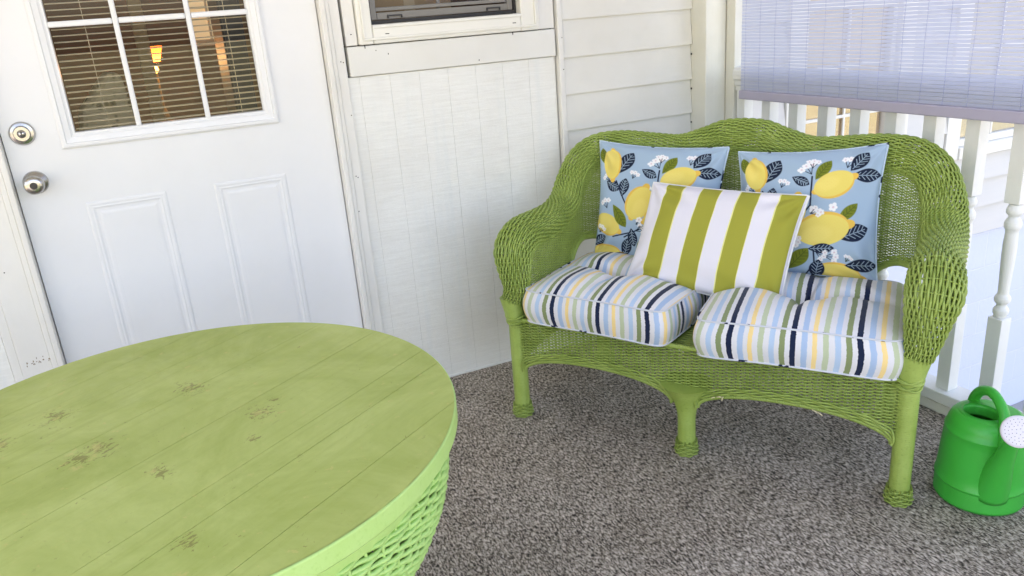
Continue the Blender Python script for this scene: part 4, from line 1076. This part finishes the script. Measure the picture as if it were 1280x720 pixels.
# tan door frame in the room
fr = thing('inner_door_frame', 'tan wooden door frame standing in the room behind the door glass', 'door frame', (.09, 1.5, 0))
Mt = flat('tan_wood', (.80,.52,.20,1), .5); mb = MB(); mb.box(-.028,.028,-.05,.05,0,2.1); mb.build('jamb', Mt, fr, bevel=.004)
mb = MB(); mb.box(.029,1.1,-.05,.05,2.0,2.1); mb.build('head', Mt, fr, bevel=.004); mb = MB(); mb.box(1.02,1.10,-.05,.05,0,1.999); mb.build('jamb', Mt, fr, bevel=.004)
# patterned chair
ch = thing('armchair', 'beige patterned upholstered chair seen through the lower left door pane', 'armchair', (-.15, .95, 0), R_(10))
tp_ = NT('beige_pattern'); v = tp_.coord(); vo = tp_.n('TexVoronoi'); vo.inputs['Scale'].default_value = 22; tp_.l(v, vo.inputs['Vector'])
tp_.base(tp_.ramp(vo.outputs['Distance'], [(0,(.08,.07,.04)),(.25,(.40,.34,.16)),(.32,(.85,.75,.48)),(1,(.9,.8,.55))])); Mc = tp_.fin(.8)
mb = MB(); 
V = [(-.14,-.05,.5),(.15,-.05,.5),(.15,-.05,.95),(.12,-.05,1.19),(.07,-.05,1.20),(-.05,-.05,1.06)]; V2 = [(x,y+.12,z) for x,y,z in V]
mb.add(V+V2, [(0,1,2,5),(5,2,3,4),(6,11,8,7),(11,10,9,8),(0,6,7,1),(1,7,8,2),(2,8,9,3),(3,9,10,4),(4,10,11,5),(5,11,6,0)]); mb.build('backrest', Mc, ch, bevel=.02)
mb = MB(); mb.box(-.26,.28,-.5,.05,.30,.46); mb.build('seat', Mc, ch, bevel=.03)
for sx in (-.22,.24):
    for sy in (-.45,.0):
        mb = MB(); mb.box(sx-.02,sx+.02,sy-.02,sy+.02,0,.299); mb.build('leg', Mt, ch)
# curtain and tall dark cabinet at the right
cu = MB(); xs = np.linspace(0,.30,120); P = np.array([[(.445+x, .60+.018*math.sin(x*150), z) for x in xs] for z in (.3, 1.0, 2.1)]); cu.grid(P)
co = cu.build('curtain', flat('ochre_curtain', (.52,.42,.20,1), .8), None, smooth=True); tag(co, 'ochre curtain hanging in folds at the right edge of the door glass', 'curtain')
cb_ = thing('cabinet', 'tall dark cabinet inside the room behind the right door pane', 'cabinet', (.48, 1.6, 0))
mb = MB(); mb.box(-.05,.05,-.2,.2,0,1.9); mb.build('carcass', flat('navy_wood', (.03,.04,.05,1), .5), cb_, bevel=.005)
mb = MB(); mb.box(-.04,.04,-.215,-.201,.1,1.85); mb.build('door', flat('navy_door', (.04,.05,.06,1), .4), cb_, bevel=.003)
iw = thing('inner_window', 'small bright window across the room behind the right door pane', 'window', (.57, 3.38, 1.64))
mb = MB(); mb.box(-.14,-.11,-.02,.01,-.4,.4); mb.box(.11,.14,-.02,.01,-.4,.4); mb.box(-.109,.109,-.02,.01,.36,.4); mb.box(-.109,.109,-.02,.01,-.4,-.36); mb.box(-.006,.006,-.018,.01,-.359,.359); mb.box(-.109,-.0065,-.018,.01,-.16,-.148); mb.box(.0065,.109,-.018,.01,-.16,-.148); mb.build('frame', M_vinyl, iw)
mb = MB(); mb.box(-.109,.109,.011,.014,-.36,.36); mb.build('pane', glow('daylight_pane', (.95,.86,.60,1), .055), iw)
# box behind the small window
bx = thing('cardboard_box', 'brown box standing inside behind the small house window', 'box', (.95, .22, 1.22))
mb = MB(); mb.box(-.16,.16,0,.25,-.2,.19); mb.build('carton', flat('brown_card', (.32,.20,.10,1), .8), bx, bevel=.004); mb = MB(); mb.box(-.02,.02,-.002,.0,-.2,.19); mb.build('tape', flat('tape_brown', (.45,.33,.2,1), .4), bx)
